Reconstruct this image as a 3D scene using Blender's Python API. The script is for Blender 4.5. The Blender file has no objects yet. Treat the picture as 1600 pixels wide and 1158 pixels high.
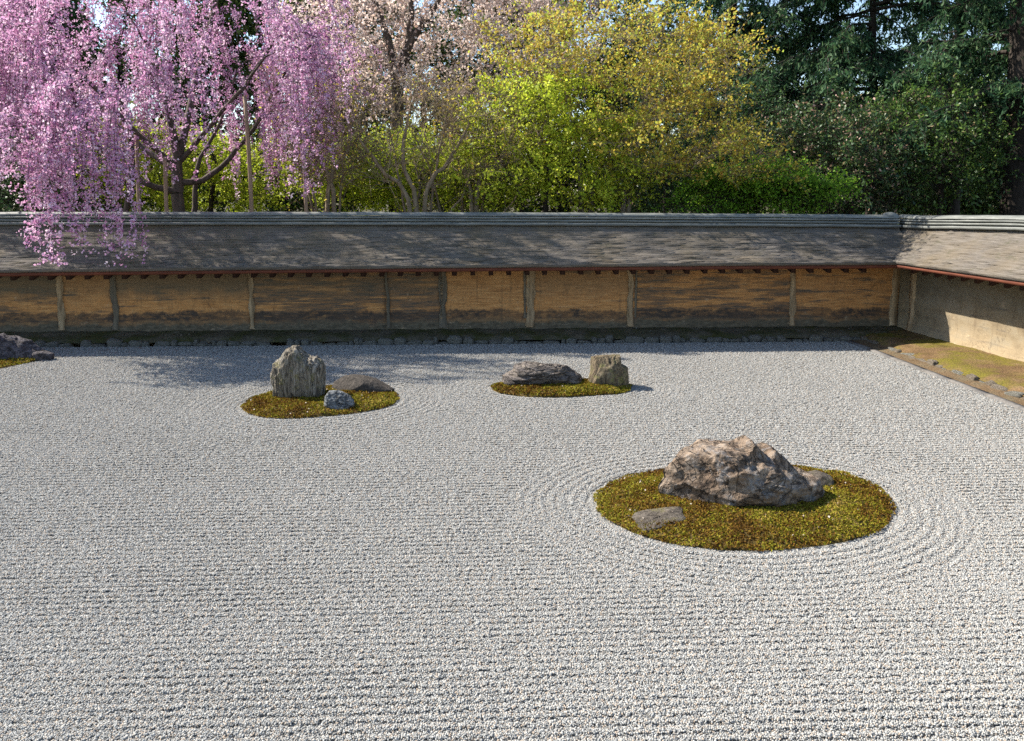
import bpy, math, random
import numpy as np
from mathutils import Vector, noise as mnoise

# ------------------------------------------------------------------ camera, world, sun, exposure
scene = bpy.context.scene
col = scene.collection
rad = math.radians
F_PX, PITCH, AXIS_ROW, CAM_H = 1280.0, rad(6.0), 429.5, 2.33

cam_d = bpy.data.cameras.new('camera')
cam = bpy.data.objects.new('camera', cam_d)
col.objects.link(cam)
cam.location = (0, 0, CAM_H)
cam.rotation_euler = (rad(90) - PITCH, 0, 0)
cam_d.sensor_width = 36.0
cam_d.lens = 36.0 * F_PX / 1600.0
cam_d.shift_y = -(579.0 - AXIS_ROW) / 1600.0
cam_d.clip_end = 600.0
scene.camera = cam

SUN = Vector((-1.0, 0.36, 1.0)).normalized()          # towards the sun
sun_elev = math.asin(SUN.z)
sun_az = math.atan2(SUN.x, SUN.y)                       # from +Y, clockwise positive towards +X
world = bpy.data.worlds.new('World')
scene.world = world
world.use_nodes = True
wn = world.node_tree.nodes
wn.clear()
wo = wn.new('ShaderNodeOutputWorld')
wb = wn.new('ShaderNodeBackground')
ws = wn.new('ShaderNodeTexSky')
ws.sky_type = 'NISHITA'
ws.sun_disc = False
ws.sun_elevation = sun_elev
ws.sun_rotation = sun_az
ws.air_density = 1.0
ws.dust_density = 0.6
ws.ozone_density = 1.2
wb.inputs['Strength'].default_value = 0.105
world.node_tree.links.new(ws.outputs[0], wb.inputs[0])
world.node_tree.links.new(wb.outputs[0], wo.inputs[0])

sd = bpy.data.lights.new('sun', 'SUN')
sd.energy = 5.0
sd.angle = rad(0.55)
sd.color = (1.0, 0.94, 0.84)
so = bpy.data.objects.new('sun', sd)
so.rotation_euler = SUN.to_track_quat('Z', 'Y').to_euler()
so.location = (-8, 8, 20)
col.objects.link(so)

vs = scene.view_settings
vs.view_transform = 'Standard'
vs.look = 'None'
vs.gamma = 1.0
vs.exposure = 1.3
vs.use_curve_mapping = False
scene.cycles.max_bounces = 8
scene.cycles.diffuse_bounces = 4
scene.cycles.transmission_bounces = 6
scene.cycles.transparent_max_bounces = 8
scene.cycles.use_denoising = False
scene.cycles.sample_clamp_indirect = 6.0

# ------------------------------------------------------------------ helpers
rng = np.random.default_rng(7)
random.seed(7)


def ray(px, py):
    u = (px - 800.0) / F_PX
    v = (AXIS_ROW - py) / F_PX
    c, s = math.cos(PITCH), math.sin(PITCH)
    return np.array([u, c + v * s, -s + v * c])


def ground(px, py, z=0.0):
    d = ray(px, py)
    t = (z - CAM_H) / d[2]
    return np.array([d[0] * t, d[1] * t, z])


def at(px, py, Y):
    d = ray(px, py)
    t = Y / d[1]
    return np.array([d[0] * t, Y, CAM_H + d[2] * t])


def mesh(name, verts, faces, mat=None, smooth=False, tint=None, mats=None, mat_index=None):
    """faces: (M,k) array or list of such arrays"""
    verts = np.asarray(verts, dtype=np.float32)
    if isinstance(faces, np.ndarray):
        faces = [faces]
    faces = [f for f in faces if len(f)]
    me = bpy.data.meshes.new(name)
    me.vertices.add(len(verts))
    me.vertices.foreach_set('co', verts.ravel())
    nl = sum(f.size for f in faces)
    npoly = sum(len(f) for f in faces)
    me.loops.add(nl)
    me.loops.foreach_set('vertex_index', np.concatenate([f.ravel() for f in faces]).astype(np.int32))
    me.polygons.add(npoly)
    sizes = np.concatenate([np.full(len(f), f.shape[1]) for f in faces])
    starts = np.concatenate([[0], np.cumsum(sizes)[:-1]]).astype(np.int32)
    me.polygons.foreach_set('loop_start', starts)
    if smooth:
        me.polygons.foreach_set('use_smooth', np.ones(npoly, dtype=bool))
    for m in (mats or ([mat] if mat else [])):
        me.materials.append(m)
    if mat_index is not None:
        me.polygons.foreach_set('material_index', np.asarray(mat_index, dtype=np.int32))
    if tint is not None:
        a = me.attributes.new('tint', 'FLOAT', 'FACE')
        a.data.foreach_set('value', np.asarray(tint, dtype=np.float32))
    me.update(calc_edges=True)
    me.validate()
    return me


def obj(name, me, parent=None, loc=None):
    o = bpy.data.objects.new(name, me)
    col.objects.link(o)
    if parent is not None:
        o.parent = parent
    if loc is not None:
        o.location = loc
    return o


def tag(o, label=None, cat=None, group=None, kind=None):
    if label: o['label'] = label
    if cat: o['category'] = cat
    if group: o['group'] = group
    if kind: o['kind'] = kind
    return o


def empty(name, loc, rz=0.0):
    o = bpy.data.objects.new(name, None)
    o.empty_display_size = 0.2
    o.location = loc
    o.rotation_euler = (0, 0, rz)
    col.objects.link(o)
    return o


BOXF = np.array([[0, 1, 3, 2], [4, 6, 7, 5], [0, 4, 5, 1], [2, 3, 7, 6], [0, 2, 6, 4], [1, 5, 7, 3]])


def box(x0, x1, y0, y1, z0, z1):
    return np.array([[x, y, z] for x in (x0, x1) for y in (y0, y1) for z in (z0, z1)], dtype=float)


def grid_faces(nu, nv, wrap_u=False):
    """vertex index = u*nv+v"""
    u = np.arange(nu if wrap_u else nu - 1)
    v = np.arange(nv - 1)
    U, V = np.meshgrid(u, v, indexing='ij')
    a = U * nv + V
    b = ((U + 1) % nu) * nv + V
    return np.stack([a, b, b + 1, a + 1], -1).reshape(-1, 4)


def norm(a):
    return a / np.maximum(np.linalg.norm(a, axis=-1, keepdims=True), 1e-9)


def tubes(paths, radii, sides):
    """paths (T,K,3), radii (T,K) -> verts, quads"""
    T, K, _ = paths.shape
    tan = norm(np.gradient(paths, axis=1))
    ref = np.zeros((T, 1, 3)); ref[..., 2] = 1.0
    mean = norm(tan.mean(1, keepdims=True))
    ref = np.where(np.abs(mean[..., 2:3]) > 0.8, np.array([1.0, 0.15, 0.0]), ref)
    a = norm(np.cross(tan, ref))
    b = np.cross(tan, a)
    ang = np.linspace(0, 2 * np.pi, sides, endpoint=False)
    ring = a[:, :, None, :] * np.cos(ang)[None, None, :, None] + b[:, :, None, :] * np.sin(ang)[None, None, :, None]
    v = paths[:, :, None, :] + ring * radii[:, :, None, None]
    idx = np.arange(T * K * sides).reshape(T, K, sides)
    p = idx[:, :-1, :]; q = idx[:, 1:, :]
    f = np.stack([p, np.roll(p, -1, 2), np.roll(q, -1, 2), q], -1).reshape(-1, 4)
    return v.reshape(-1, 3), f


def leaves(C, size, aspect, axis=None, flat=0.0, fold=0.15, rg=rng):
    """diamond leaves; flat 0..1 pulls normals to vertical"""
    n = len(C)
    nrm = rg.normal(size=(n, 3))
    nrm = norm(nrm)
    nrm = norm(nrm * (1 - flat) + np.array([0, 0, 1.0]) * flat)
    a = rg.normal(size=(n, 3)) if axis is None else axis + rg.normal(size=(n, 3)) * 0.35
    a = norm(a - nrm * (a * nrm).sum(1, keepdims=True))
    b = np.cross(nrm, a)
    L = (size * rg.uniform(0.65, 1.35, n))[:, None]
    W = L * aspect
    v = np.stack([C - a * L * .5, C + b * W * .5 + nrm * L * fold, C + a * L * .5, C - b * W * .5 + nrm * L * fold], 1)
    f = np.arange(n * 4).reshape(n, 4)
    return v.reshape(-1, 3), f


def fbm(p, scale, octaves=4, seed=0.0):
    return mnoise.fractal(Vector((p[0] * scale + seed, p[1] * scale + seed * 1.7, p[2] * scale - seed)), 0.9, 2.1, octaves)


# ------------------------------------------------------------------ materials
class NT:
    def __init__(self, name):
        self.m = bpy.data.materials.new(name)
        self.m.use_nodes = True
        self.t = self.m.node_tree
        self.t.nodes.clear()
        self.out = self.n('ShaderNodeOutputMaterial')

    def n(self, t, **kw):
        nd = self.t.nodes.new(t)
        for k, v in kw.items():
            setattr(nd, k, v)
        return nd

    def l(self, a, b):
        self.t.links.new(a, b)

    def coords(self, scale=(1, 1, 1), loc=(0, 0, 0), kind='Object'):
        tc = self.n('ShaderNodeTexCoord')
        mp = self.n('ShaderNodeMapping')
        mp.inputs['Scale'].default_value = scale
        mp.inputs['Location'].default_value = loc
        self.l(tc.outputs[kind], mp.inputs['Vector'])
        return mp.outputs[0]

    def noise(self, vec, scale, detail=5, rough=0.6, dist=0.0):
        nd = self.n('ShaderNodeTexNoise')
        nd.inputs['Scale'].default_value = scale
        nd.inputs['Detail'].default_value = detail
        nd.inputs['Roughness'].default_value = rough
        nd.inputs['Distortion'].default_value = dist
        self.l(vec, nd.inputs['Vector'])
        return nd.outputs['Fac']

    def voronoi(self, vec, scale, feature='F1', rand=1.0):
        nd = self.n('ShaderNodeTexVoronoi', feature=feature)
        nd.inputs['Scale'].default_value = scale
        nd.inputs['Randomness'].default_value = rand
        self.l(vec, nd.inputs['Vector'])
        return nd

    def ramp(self, fac, stops, interp='LINEAR'):
        nd = self.n('ShaderNodeValToRGB')
        cr = nd.color_ramp
        cr.interpolation = interp
        while len(cr.elements) < len(stops):
            cr.elements.new(0.5)
        for e, (p, c) in zip(cr.elements, stops):
            e.position = p
            e.color = (*c, 1) if len(c) == 3 else c
        self.l(fac, nd.inputs[0])
        return nd.outputs[0]

    def mix(self, fac, a, b, mode='MIX'):
        nd = self.n('ShaderNodeMix', data_type='RGBA', blend_type=mode)
        for s, v in ((nd.inputs[0], fac), (nd.inputs[6], a), (nd.inputs[7], b)):
            if hasattr(v, 'is_output') or isinstance(v, bpy.types.NodeSocket):
                self.l(v, s)
            else:
                s.default_value = v if not isinstance(v, tuple) or len(v) == 4 else (*v, 1)
        return nd.outputs[2]

    def math(self, op, a, b=0.0, clamp=False):
        nd = self.n('ShaderNodeMath', operation=op, use_clamp=clamp)
        for s, v in ((nd.inputs[0], a), (nd.inputs[1], b)):
            if isinstance(v, bpy.types.NodeSocket):
                self.l(v, s)
            else:
                s.default_value = v
        return nd.outputs[0]

    def range(self, v, a, b, c=0.0, d=1.0):
        nd = self.n('ShaderNodeMapRange')
        self.l(v, nd.inputs[0])
        for i, x in enumerate((a, b, c, d)):
            nd.inputs[i + 1].default_value = x
        return nd.outputs[0]

    def attr(self, name):
        nd = self.n('ShaderNodeAttribute')
        nd.attribute_name = name
        return nd.outputs['Fac']

    def bump(self, h, strength=0.5, dist=0.02, prev=None):
        nd = self.n('ShaderNodeBump')
        nd.inputs['Strength'].default_value = strength
        nd.inputs['Distance'].default_value = dist
        self.l(h, nd.inputs['Height'])
        if prev is not None:
            self.l(prev, nd.inputs['Normal'])
        return nd.outputs[0]

    def principled(self, color, rough=0.85, normal=None, spec=0.25):
        nd = self.n('ShaderNodeBsdfPrincipled')
        if isinstance(color, bpy.types.NodeSocket):
            self.l(color, nd.inputs['Base Color'])
        else:
            nd.inputs['Base Color'].default_value = (*color, 1)
        if isinstance(rough, bpy.types.NodeSocket):
            self.l(rough, nd.inputs['Roughness'])
        else:
            nd.inputs['Roughness'].default_value = rough
        nd.inputs['Specular IOR Level'].default_value = spec
        if normal is not None:
            self.l(normal, nd.inputs['Normal'])
        return nd.outputs[0]

    def finish(self, shader):
        self.l(shader, self.out.inputs['Surface'])
        return self.m


def leaf_mat(name, stops, trans=0.4, rough=0.6, spec=0.2, tcol=None):
    """stops over the random per-leaf tint; translucent leaves"""
    k = NT(name)
    c = k.ramp(k.attr('tint'), stops)
    p = k.principled(c, rough, spec=spec)
    tr = k.n('ShaderNodeBsdfTranslucent')
    if tcol:
        k.l(k.mix(1.0, c, tcol, 'MULTIPLY'), tr.inputs[0])
    else:
        k.l(c, tr.inputs[0])
    ms = k.n('ShaderNodeMixShader')
    ms.inputs[0].default_value = trans
    k.l(p, ms.inputs[1]); k.l(tr.outputs[0], ms.inputs[2])
    return k.finish(ms.outputs[0])


def bark_mat(name, dark, light, scale=9.0):
    k = NT(name)
    v = k.coords((1, 1, 0.25))
    f = k.noise(v, scale, 6, 0.65)
    c = k.ramp(f, [(0.3, dark), (0.7, light)])
    return k.finish(k.principled(c, 0.9, k.bump(f, 0.8, 0.03)))


def plain_mat(name, c1, c2, scale=8.0, rough=0.8, stretch=(1, 1, 1), bump=0.3, bd=0.01, spec=0.25):
    k = NT(name)
    v = k.coords(stretch)
    f = k.noise(v, scale, 6, 0.65)
    c = k.ramp(f, [(0.3, c1), (0.7, c2)])
    return k.finish(k.principled(c, rough, k.bump(f, bump, bd), spec))


def m_earth_wall(name, west=False):
    """old oil-stained clay: object colour carries (streak darkness, upper grey wash, lightness)"""
    k = NT(name)
    oi = k.n('ShaderNodeObjectInfo')
    sep = k.n('ShaderNodeSeparateColor')
    k.l(oi.outputs['Color'], sep.inputs[0])
    v = k.coords((0.55, 1, 5.5))
    streak = k.noise(v, 2.2, 8, 0.62, 0.4)
    v2 = k.coords((0.9, 1, 14.0))
    fine = k.noise(v2, 3.2, 7, 0.7, 0.2)
    v3 = k.coords((1, 1, 1.4))
    blot = k.noise(v3, 3.0, 6, 0.6)
    speck = k.noise(v3, 60.0, 3, 0.7)
    base = k.ramp(fine, [(0.30, (0.262, 0.121, 0.047)), (0.46, (0.545, 0.261, 0.094)), (0.58, (0.665, 0.348, 0.135)), (0.74, (0.746, 0.454, 0.216))])
    if west:
        base = k.ramp(blot, [(0.3, (0.159, 0.122, 0.077)), (0.55, (0.276, 0.218, 0.138)), (0.75, (0.360, 0.286, 0.180))])
    # dark streaks
    th = k.math('SUBTRACT', 0.78, k.math('MULTIPLY', sep.outputs[0], 0.42))
    d = k.math('SUBTRACT', streak, th)
    d = k.math('MULTIPLY', d, 13.0, True)
    d = k.math('MULTIPLY', d, k.range(fine, 0.34, 0.58, 0.15, 1.0), True)
    base = k.mix(d, base, (0.105, 0.09, 0.075))
    # upper grey wash (rain-drip from the eaves)
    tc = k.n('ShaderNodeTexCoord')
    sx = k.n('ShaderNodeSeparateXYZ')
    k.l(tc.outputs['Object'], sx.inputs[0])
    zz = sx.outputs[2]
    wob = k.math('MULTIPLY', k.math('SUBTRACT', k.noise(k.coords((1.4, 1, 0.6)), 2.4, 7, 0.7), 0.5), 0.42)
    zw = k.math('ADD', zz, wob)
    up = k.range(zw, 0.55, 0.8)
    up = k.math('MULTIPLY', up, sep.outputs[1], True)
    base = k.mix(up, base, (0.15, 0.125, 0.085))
    if not west:
        # damp black band near the foot, pale lime bloom under it
        wob2 = k.math('MULTIPLY', k.math('SUBTRACT', k.noise(k.coords((1.1, 1, 0.5), (3, 0, 0)), 2.6, 8, 0.72), 0.5), 0.30)
        zb = k.math('ADD', zz, wob2)
        band = k.math('MULTIPLY', k.range(zb, 0.44, 0.405), k.range(zb, 0.22, 0.30), True)
        along = k.noise(k.coords((1, 1, 0.15), (7, 0, 0)), 0.9, 5, 0.65)
        band = k.math('MULTIPLY', band, k.range(along, 0.34, 0.54, 0.55, 1.0), True)
        band = k.math('MULTIPLY', band, k.range(k.noise(k.coords((1, 1, 2.5)), 7.0, 7, 0.75), 0.32, 0.54, 0.3, 1.0), True)
        base = k.mix(band, base, (0.066, 0.054, 0.046))
        bloom = k.range(zb, 0.31, 0.22)
        pale = k.ramp(k.noise(k.coords((1.2, 1, 3)), 9.0, 6, 0.7), [(0.3, (0.058, 0.052, 0.037)), (0.55, (0.139, 0.118, 0.082)), (0.75, (0.231, 0.198, 0.144))])
        base = k.mix(bloom, base, pale)
    else:
        low = k.range(k.math('ADD', zz, wob), 0.42, 0.12)
        base = k.mix(k.math('MULTIPLY', low, 0.5), base, (0.42, 0.32, 0.195))
        dk = k.math('MULTIPLY', k.range(blot, 0.47, 0.62), 0.55)
        base = k.mix(dk, base, (0.20, 0.175, 0.13))
    # drips and hairline cracks
    drip = k.noise(k.coords((7, 1, 0.45), (2, 0, 0)), 1.6, 6, 0.7, 0.3)
    base = k.mix(k.range(drip, 0.56, 0.72, 0.0, 0.5), base, (0.12, 0.085, 0.055))
    ck = k.noise(k.coords((1.4, 1, 1.0), (1, 0, 4)), 1.5, 5, 0.6, 1.2)
    ck = k.math('ABSOLUTE', k.math('SUBTRACT', ck, 0.5))
    base = k.mix(k.range(ck, 0.0, 0.006, 0.6, 0.0), base, (0.07, 0.05, 0.035))
    chip = k.noise(k.coords((1, 1, 1.6), (9, 0, 1)), 6.0, 6, 0.7)
    base = k.mix(k.range(chip, 0.62, 0.68, 0.0, 0.45), base, (0.62, 0.47, 0.31))
    base = k.mix(k.range(speck, 0.35, 0.65, 0.0, 0.16), base, (0.08, 0.06, 0.045))
    h = k.math('ADD', k.math('MULTIPLY', fine, 0.6), k.math('MULTIPLY', speck, 0.4))
    return k.finish(k.principled(base, 0.92, k.bump(h, 0.45, 0.015), 0.15))


def m_shingle(name):
    k = NT(name)
    v = k.coords((1.3, 24, 24))
    f = k.noise(v, 2.0, 6, 0.7, 0.15)
    v2 = k.coords((14, 40, 40))
    g = k.noise(v2, 1.4, 4, 0.7)
    v3 = k.coords((1, 1, 1))
    big = k.noise(v3, 1.3, 5, 0.6)
    c = k.ramp(f, [(0.30, (0.031, 0.026, 0.022)), (0.5, (0.114, 0.099, 0.083)), (0.70, (0.210, 0.187, 0.161))])
    c = k.mix(k.range(g, 0.38, 0.66, 0.0, 0.6), c, (0.13, 0.115, 0.10))
    c = k.mix(k.range(big, 0.42, 0.68, 0.0, 0.6), c, (0.15, 0.115, 0.07))
    c = k.mix(k.range(k.noise(k.coords((1, 2, 2), (4, 1, 0)), 5.0, 7, 0.75), 0.54, 0.66, 0.0, 0.7), c, (0.075, 0.07, 0.045))
    h = k.math('ADD', k.math('MULTIPLY', f, 0.6), k.math('MULTIPLY', g, 0.4))
    return k.finish(k.principled(c, 0.9, k.bump(h, 0.9, 0.02), 0.2))


def m_tile(name):
    k = NT(name)
    v = k.coords((1, 1, 1))
    f = k.noise(k.coords((0.8, 4, 8)), 3.0, 6, 0.7)
    g = k.noise(v, 40.0, 4, 0.6)
    c = k.ramp(f, [(0.3, (0.072, 0.076, 0.072)), (0.55, (0.162, 0.166, 0.153)), (0.75, (0.289, 0.289, 0.264))])
    c = k.mix(k.range(g, 0.45, 0.7, 0, 0.5), c, (0.10, 0.115, 0.09))
    return k.finish(k.principled(c, 0.55, k.bump(g, 0.3, 0.005), 0.4))


def m_rock(name, stops, scale=4.0, stretch=(1, 1, 1), crack=6.0, bump=1.0, lichen=None, dark=0.5, fine=26.0):
    k = NT(name)
    v = k.coords(stretch)
    v1 = k.coords()
    f = k.noise(v, scale, 9, 0.72, 0.8)
    g = k.noise(v, fine, 6, 0.75, 0.4)
    c = k.ramp(f, stops)
    c = k.mix(k.range(g, 0.44, 0.62, 0.0, 0.85), c, tuple(x * 0.5 for x in stops[0][1]))
    # dirty seams: thin bands where a warped noise crosses its middle
    e = k.noise(v, crack, 4, 0.6, 1.6)
    e = k.math('ABSOLUTE', k.math('SUBTRACT', e, 0.5))
    seam = k.math('MULTIPLY', k.range(e, 0.0, 0.022, 1.0, 0.0), dark, True)
    c = k.mix(seam, c, (0.03, 0.025, 0.02))
    if lichen:
        lf = k.noise(v1, 9.0, 7, 0.75)
        c = k.mix(k.range(lf, 0.53, 0.63, 0.0, 0.8), c, lichen)
    h = k.math('ADD', k.math('MULTIPLY', f, 0.6), k.math('MULTIPLY', g, 0.5))
    h = k.math('SUBTRACT', h, k.math('MULTIPLY', seam, 0.5))
    return k.finish(k.principled(c, 0.85, k.bump(h, bump, 0.06), 0.2))


M = {}
M['clay'] = m_earth_wall('earthen_wall_clay')
M['clay_west'] = m_earth_wall('earthen_wall_clay_pale', True)
M['post'] = plain_mat('plastered_post', (0.17, 0.115, 0.065), (0.52, 0.38, 0.23), 6.0, 0.92, (3, 1, 0.5), 0.5, 0.02)
M['post_dark'] = plain_mat('weathered_post', (0.085, 0.075, 0.06), (0.21, 0.175, 0.125), 9.0, 0.92, (3, 1, 0.5), 0.5, 0.02)
M['plaster_patch'] = plain_mat('repair_plaster', (0.40, 0.32, 0.22), (0.62, 0.51, 0.37), 14.0, 0.92)
M['shingle'] = m_shingle('bark_shingle')
M['tile'] = m_tile('grey_ridge_tile')
M['fascia'] = plain_mat('red_brown_fascia', (0.07, 0.02, 0.011), (0.15, 0.045, 0.022), 12.0, 0.75, (0.3, 3, 3))
M['rafter'] = plain_mat('dark_rafter_wood', (0.02, 0.009, 0.006), (0.05, 0.02, 0.012), 14.0, 0.8, (2, 0.5, 2))
M['soffit'] = plain_mat('soffit_board', (0.16, 0.115, 0.07), (0.30, 0.22, 0.14), 8.0, 0.9)


def m_soil(name, cols, moss, mscale=2.2, amount=(0.45, 0.62)):
    k = NT(name)
    v = k.coords()
    f = k.noise(v, 3.0, 8, 0.7, 0.3)
    g = k.noise(v, 45.0, 5, 0.7)
    c = k.ramp(f, cols)
    mf = k.noise(k.coords((1, 1, 1), (5, 2, 0)), mscale, 7, 0.68)
    c = k.mix(k.range(mf, amount[0], amount[1]), c, moss)
    c = k.mix(k.range(g, 0.38, 0.65, 0, 0.65), c, (0.045, 0.036, 0.022))
    h = k.math('ADD', f, k.math('MULTIPLY', g, 0.6))
    return k.finish(k.principled(c, 0.95, k.bump(h, 1.0, 0.03), 0.1))


M['soil_verge'] = m_soil('verge_soil', [(0.3, (0.07, 0.062, 0.045)), (0.7, (0.19, 0.165, 0.12))], (0.065, 0.07, 0.022), 3.0, (0.42, 0.6))
M['soil_terrace'] = m_soil('terrace_soil', [(0.3, (0.10, 0.058, 0.025)), (0.55, (0.21, 0.13, 0.065)), (0.75, (0.30, 0.21, 0.12))], (0.16, 0.135, 0.02), 2.0, (0.43, 0.60))
M['soil_edge'] = m_soil('edge_soil', [(0.3, (0.104, 0.064, 0.032)), (0.7, (0.224, 0.152, 0.088))], (0.160, 0.128, 0.080), 4.0)
M['ground'] = m_soil('garden_soil', [(0.3, (0.05, 0.04, 0.026)), (0.7, (0.13, 0.105, 0.065))], (0.05, 0.065, 0.02), 1.2)
M['drain'] = plain_mat('drain_slab_stone', (0.080, 0.074, 0.068), (0.176, 0.164, 0.152), 14.0, 0.9)
M['kerbstone'] = m_rock('kerb_stone', [(0.3, (0.15, 0.145, 0.12)), (0.55, (0.32, 0.30, 0.26)), (0.75, (0.50, 0.48, 0.42))], 7.0, crack=9, lichen=(0.11, 0.12, 0.045), dark=0.2)
M['kerbstone_warm'] = m_rock('kerb_stone_warm', [(0.3, (0.16, 0.125, 0.09)), (0.55, (0.34, 0.285, 0.225)), (0.75, (0.5, 0.44, 0.37))], 7.0, crack=9, lichen=(0.20, 0.16, 0.07), dark=0.2)

# ------------------------------------------------------------------ layout of the walls (metres)
ALPHA = rad(2.25)
TS = np.array([math.cos(ALPHA), math.sin(ALPHA)])
NS = np.array([math.sin(ALPHA), -math.cos(ALPHA)])
_e = ground(800, 536.7)
GRAVEL_Q = 0.56
OS = _e[:2] - NS * GRAVEL_Q                       # foot of the south wall's face


def south(px, py, q):
    """pixel -> (s, z) on the vertical plane q metres in front of the south wall's face"""
    d = ray(px, py)
    o = OS + NS * q
    t = (o @ NS) / (d[:2] @ NS)
    p = d * t
    return (p[:2] - OS) @ TS, CAM_H + p[2]


def to_south(x, y):
    p = np.stack([np.asarray(x) - OS[0], np.asarray(y) - OS[1]], -1)
    return p @ TS, p @ NS


_cs, _ = south(1404, 470, 0.0)
CORNER = OS + TS * _cs
WDIR = norm(np.array([0.16, -1.0]))               # west wall, running towards the camera
WN = np.array([WDIR[1], -WDIR[0]])                # its face looks to the left
if WN[0] > 0:
    WN = -WN


def west(px, py, q):
    d = ray(px, py)
    o = CORNER + WN * q
    t = (o @ WN) / (d[:2] @ WN)
    p = d * t
    return (p[:2] - CORNER) @ WDIR, CAM_H + p[2]


def table(fn, pts, q):
    a = sorted(fn(px, py, q) for px, py in pts)
    s = np.array([p[0] for p in a]); z = np.array([p[1] for p in a])
    return lambda x: np.interp(x, s, z)


EAVE_Q, RIDGE_Q, WEST_Q = 0.82, -0.24, 0.60
s_ridge = table(south, [(0, 331), (400, 331), (800, 332), (1200, 334), (1440, 336)], RIDGE_Q)
s_eave = table(south, [(0, 426.5), (400, 422), (800, 418.3), (1200, 415.2), (1408, 414)], EAVE_Q)
w_ridge = table(west, [(1436, 337), (1600, 336)], RIDGE_Q)
w_eave = table(west, [(1411, 414.5), (1600, 441)], WEST_Q)

# ------------------------------------------------------------------ ground sheets
g_me = mesh('ground', np.array([[-160, -60, -0.09], [160, -60, -0.09], [160, 260, -0.09], [-160, 260, -0.09]]), np.array([[0, 1, 2, 3]]), M['ground'])
tag(obj('ground', g_me), 'dark soil ground under and behind the garden', kind='structure')

# right edge of the gravel, from the far corner towards the camera
WE0 = ground(1322, 533)[:2]
WE1 = ground(1600, 641)[:2]
WED = norm(WE1 - WE0)
WEN = np.array([WED[1], -WED[0]])
if WEN[0] < 0:
    WEN = -WEN                                     # pointing right, towards the terrace


def m_gravel(name, inst=False):
    k = NT(name)
    if inst:
        t = k.attr('tint')
        c = k.ramp(t, [(0.0, (0.108, 0.107, 0.101)), (0.25, (0.192, 0.190, 0.181)), (0.6, (0.298, 0.296, 0.279)), (0.92, (0.418, 0.414, 0.386)), (1.0, (0.331, 0.266, 0.203))])
        return k.finish(k.principled(c, 0.8, None, 0.3))
    v = k.coords()
    vo = k.voronoi(v, 75.0)
    c = k.ramp(vo.outputs['Distance'], [(0.0, (0.34, 0.33, 0.30)), (0.6, (0.15, 0.145, 0.13))])
    return k.finish(k.principled(c, 0.9, k.bump(vo.outputs['Distance'], -1.0, 0.01)))


M['gravel_bed'] = m_gravel('gravel_bed')
M['pebble'] = m_gravel('pebble', True)

# gravel bed: the sheet under the pebbles
def p_s(s, q, z):
    p = OS + TS * s + NS * q
    return [p[0], p[1], z]
_a = ground(1322, 533)
bed = [p_s(-14, GRAVEL_Q, -0.012), [WE0[0], WE0[1], -0.012], [*(WE0 + WED * 11.5), -0.012], [-14, 0.6, -0.012]]
tag(obj('gravel_bed', mesh('gravel_bed', np.array(bed), np.array([[0, 3, 2, 1]]), M['gravel_bed'])), 'pale sheet of packed fine gravel under the pebbles', kind='structure')

# ------------------------------------------------------------------ garden islands (outlines on the ground)
ISL = {
    'standing': [(376, 637), (390, 625), (425, 613), (470, 608), (520, 605), (575, 604), (608, 608), (622, 619), (618, 630), (590, 639), (545, 646), (480, 652), (430, 653), (395, 648)],
    'low': [(767, 606), (778, 600), (820, 596), (870, 595), (930, 597), (975, 600), (987, 606), (972, 614), (930, 617), (880, 620), (820, 619), (780, 613)],
    'big': [(927, 782), (940, 763), (985, 743), (1060, 733), (1150, 729), (1255, 731), (1330, 743), (1380, 766), (1397, 795), (1386, 822), (1330, 844), (1250, 856), (1160, 860), (1060, 851), (990, 832), (943, 808)],
    'edge': [(-130, 560), (-80, 548), (0, 546), (60, 548), (79, 553), (68, 561), (35, 568), (-15, 577), (-80, 580), (-125, 572)],
}
ISL_P = {k: np.array([ground(*p)[:2] for p in v]) for k, v in ISL.items()}


def smooth_loop(P, n=96):
    m = len(P)
    out = []
    for i in range(n):
        u = i / n * m
        j = int(u); t = u - j
        p0, p1, p2, p3 = (P[(j + d) % m] for d in (-1, 0, 1, 2))
        out.append(0.5 * ((2 * p1) + (-p0 + p2) * t + (2 * p0 - 5 * p1 + 4 * p2 - p3) * t * t + (-p0 + 3 * p1 - 3 * p2 + p3) * t ** 3))
    return np.array(out)


ISL_L = {k: smooth_loop(v) for k, v in ISL_P.items()}
ISL_C = {k: v.mean(0) for k, v in ISL_L.items()}


def isl_radial(key, x, y):
    """(distance from the centre, outline's radius in that direction)"""
    L = ISL_L[key] - ISL_C[key]
    th = np.arctan2(L[:, 1], L[:, 0]); r = np.hypot(L[:, 0], L[:, 1])
    o = np.argsort(th)
    dx, dy = x - ISL_C[key][0], y - ISL_C[key][1]
    R = np.interp(np.arctan2(dy, dx), th[o], r[o], period=2 * np.pi)
    return np.hypot(dx, dy), R


MOUND = {'standing': 0.055, 'low': 0.06, 'big': 0.05, 'edge': 0.05}


def mound_z(key, x, y):
    d, R = isl_radial(key, np.asarray(x, float), np.asarray(y, float))
    t = np.clip(d / R, 0, 1)
    return MOUND[key] * (1 - t ** 4) + 0.004


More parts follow.
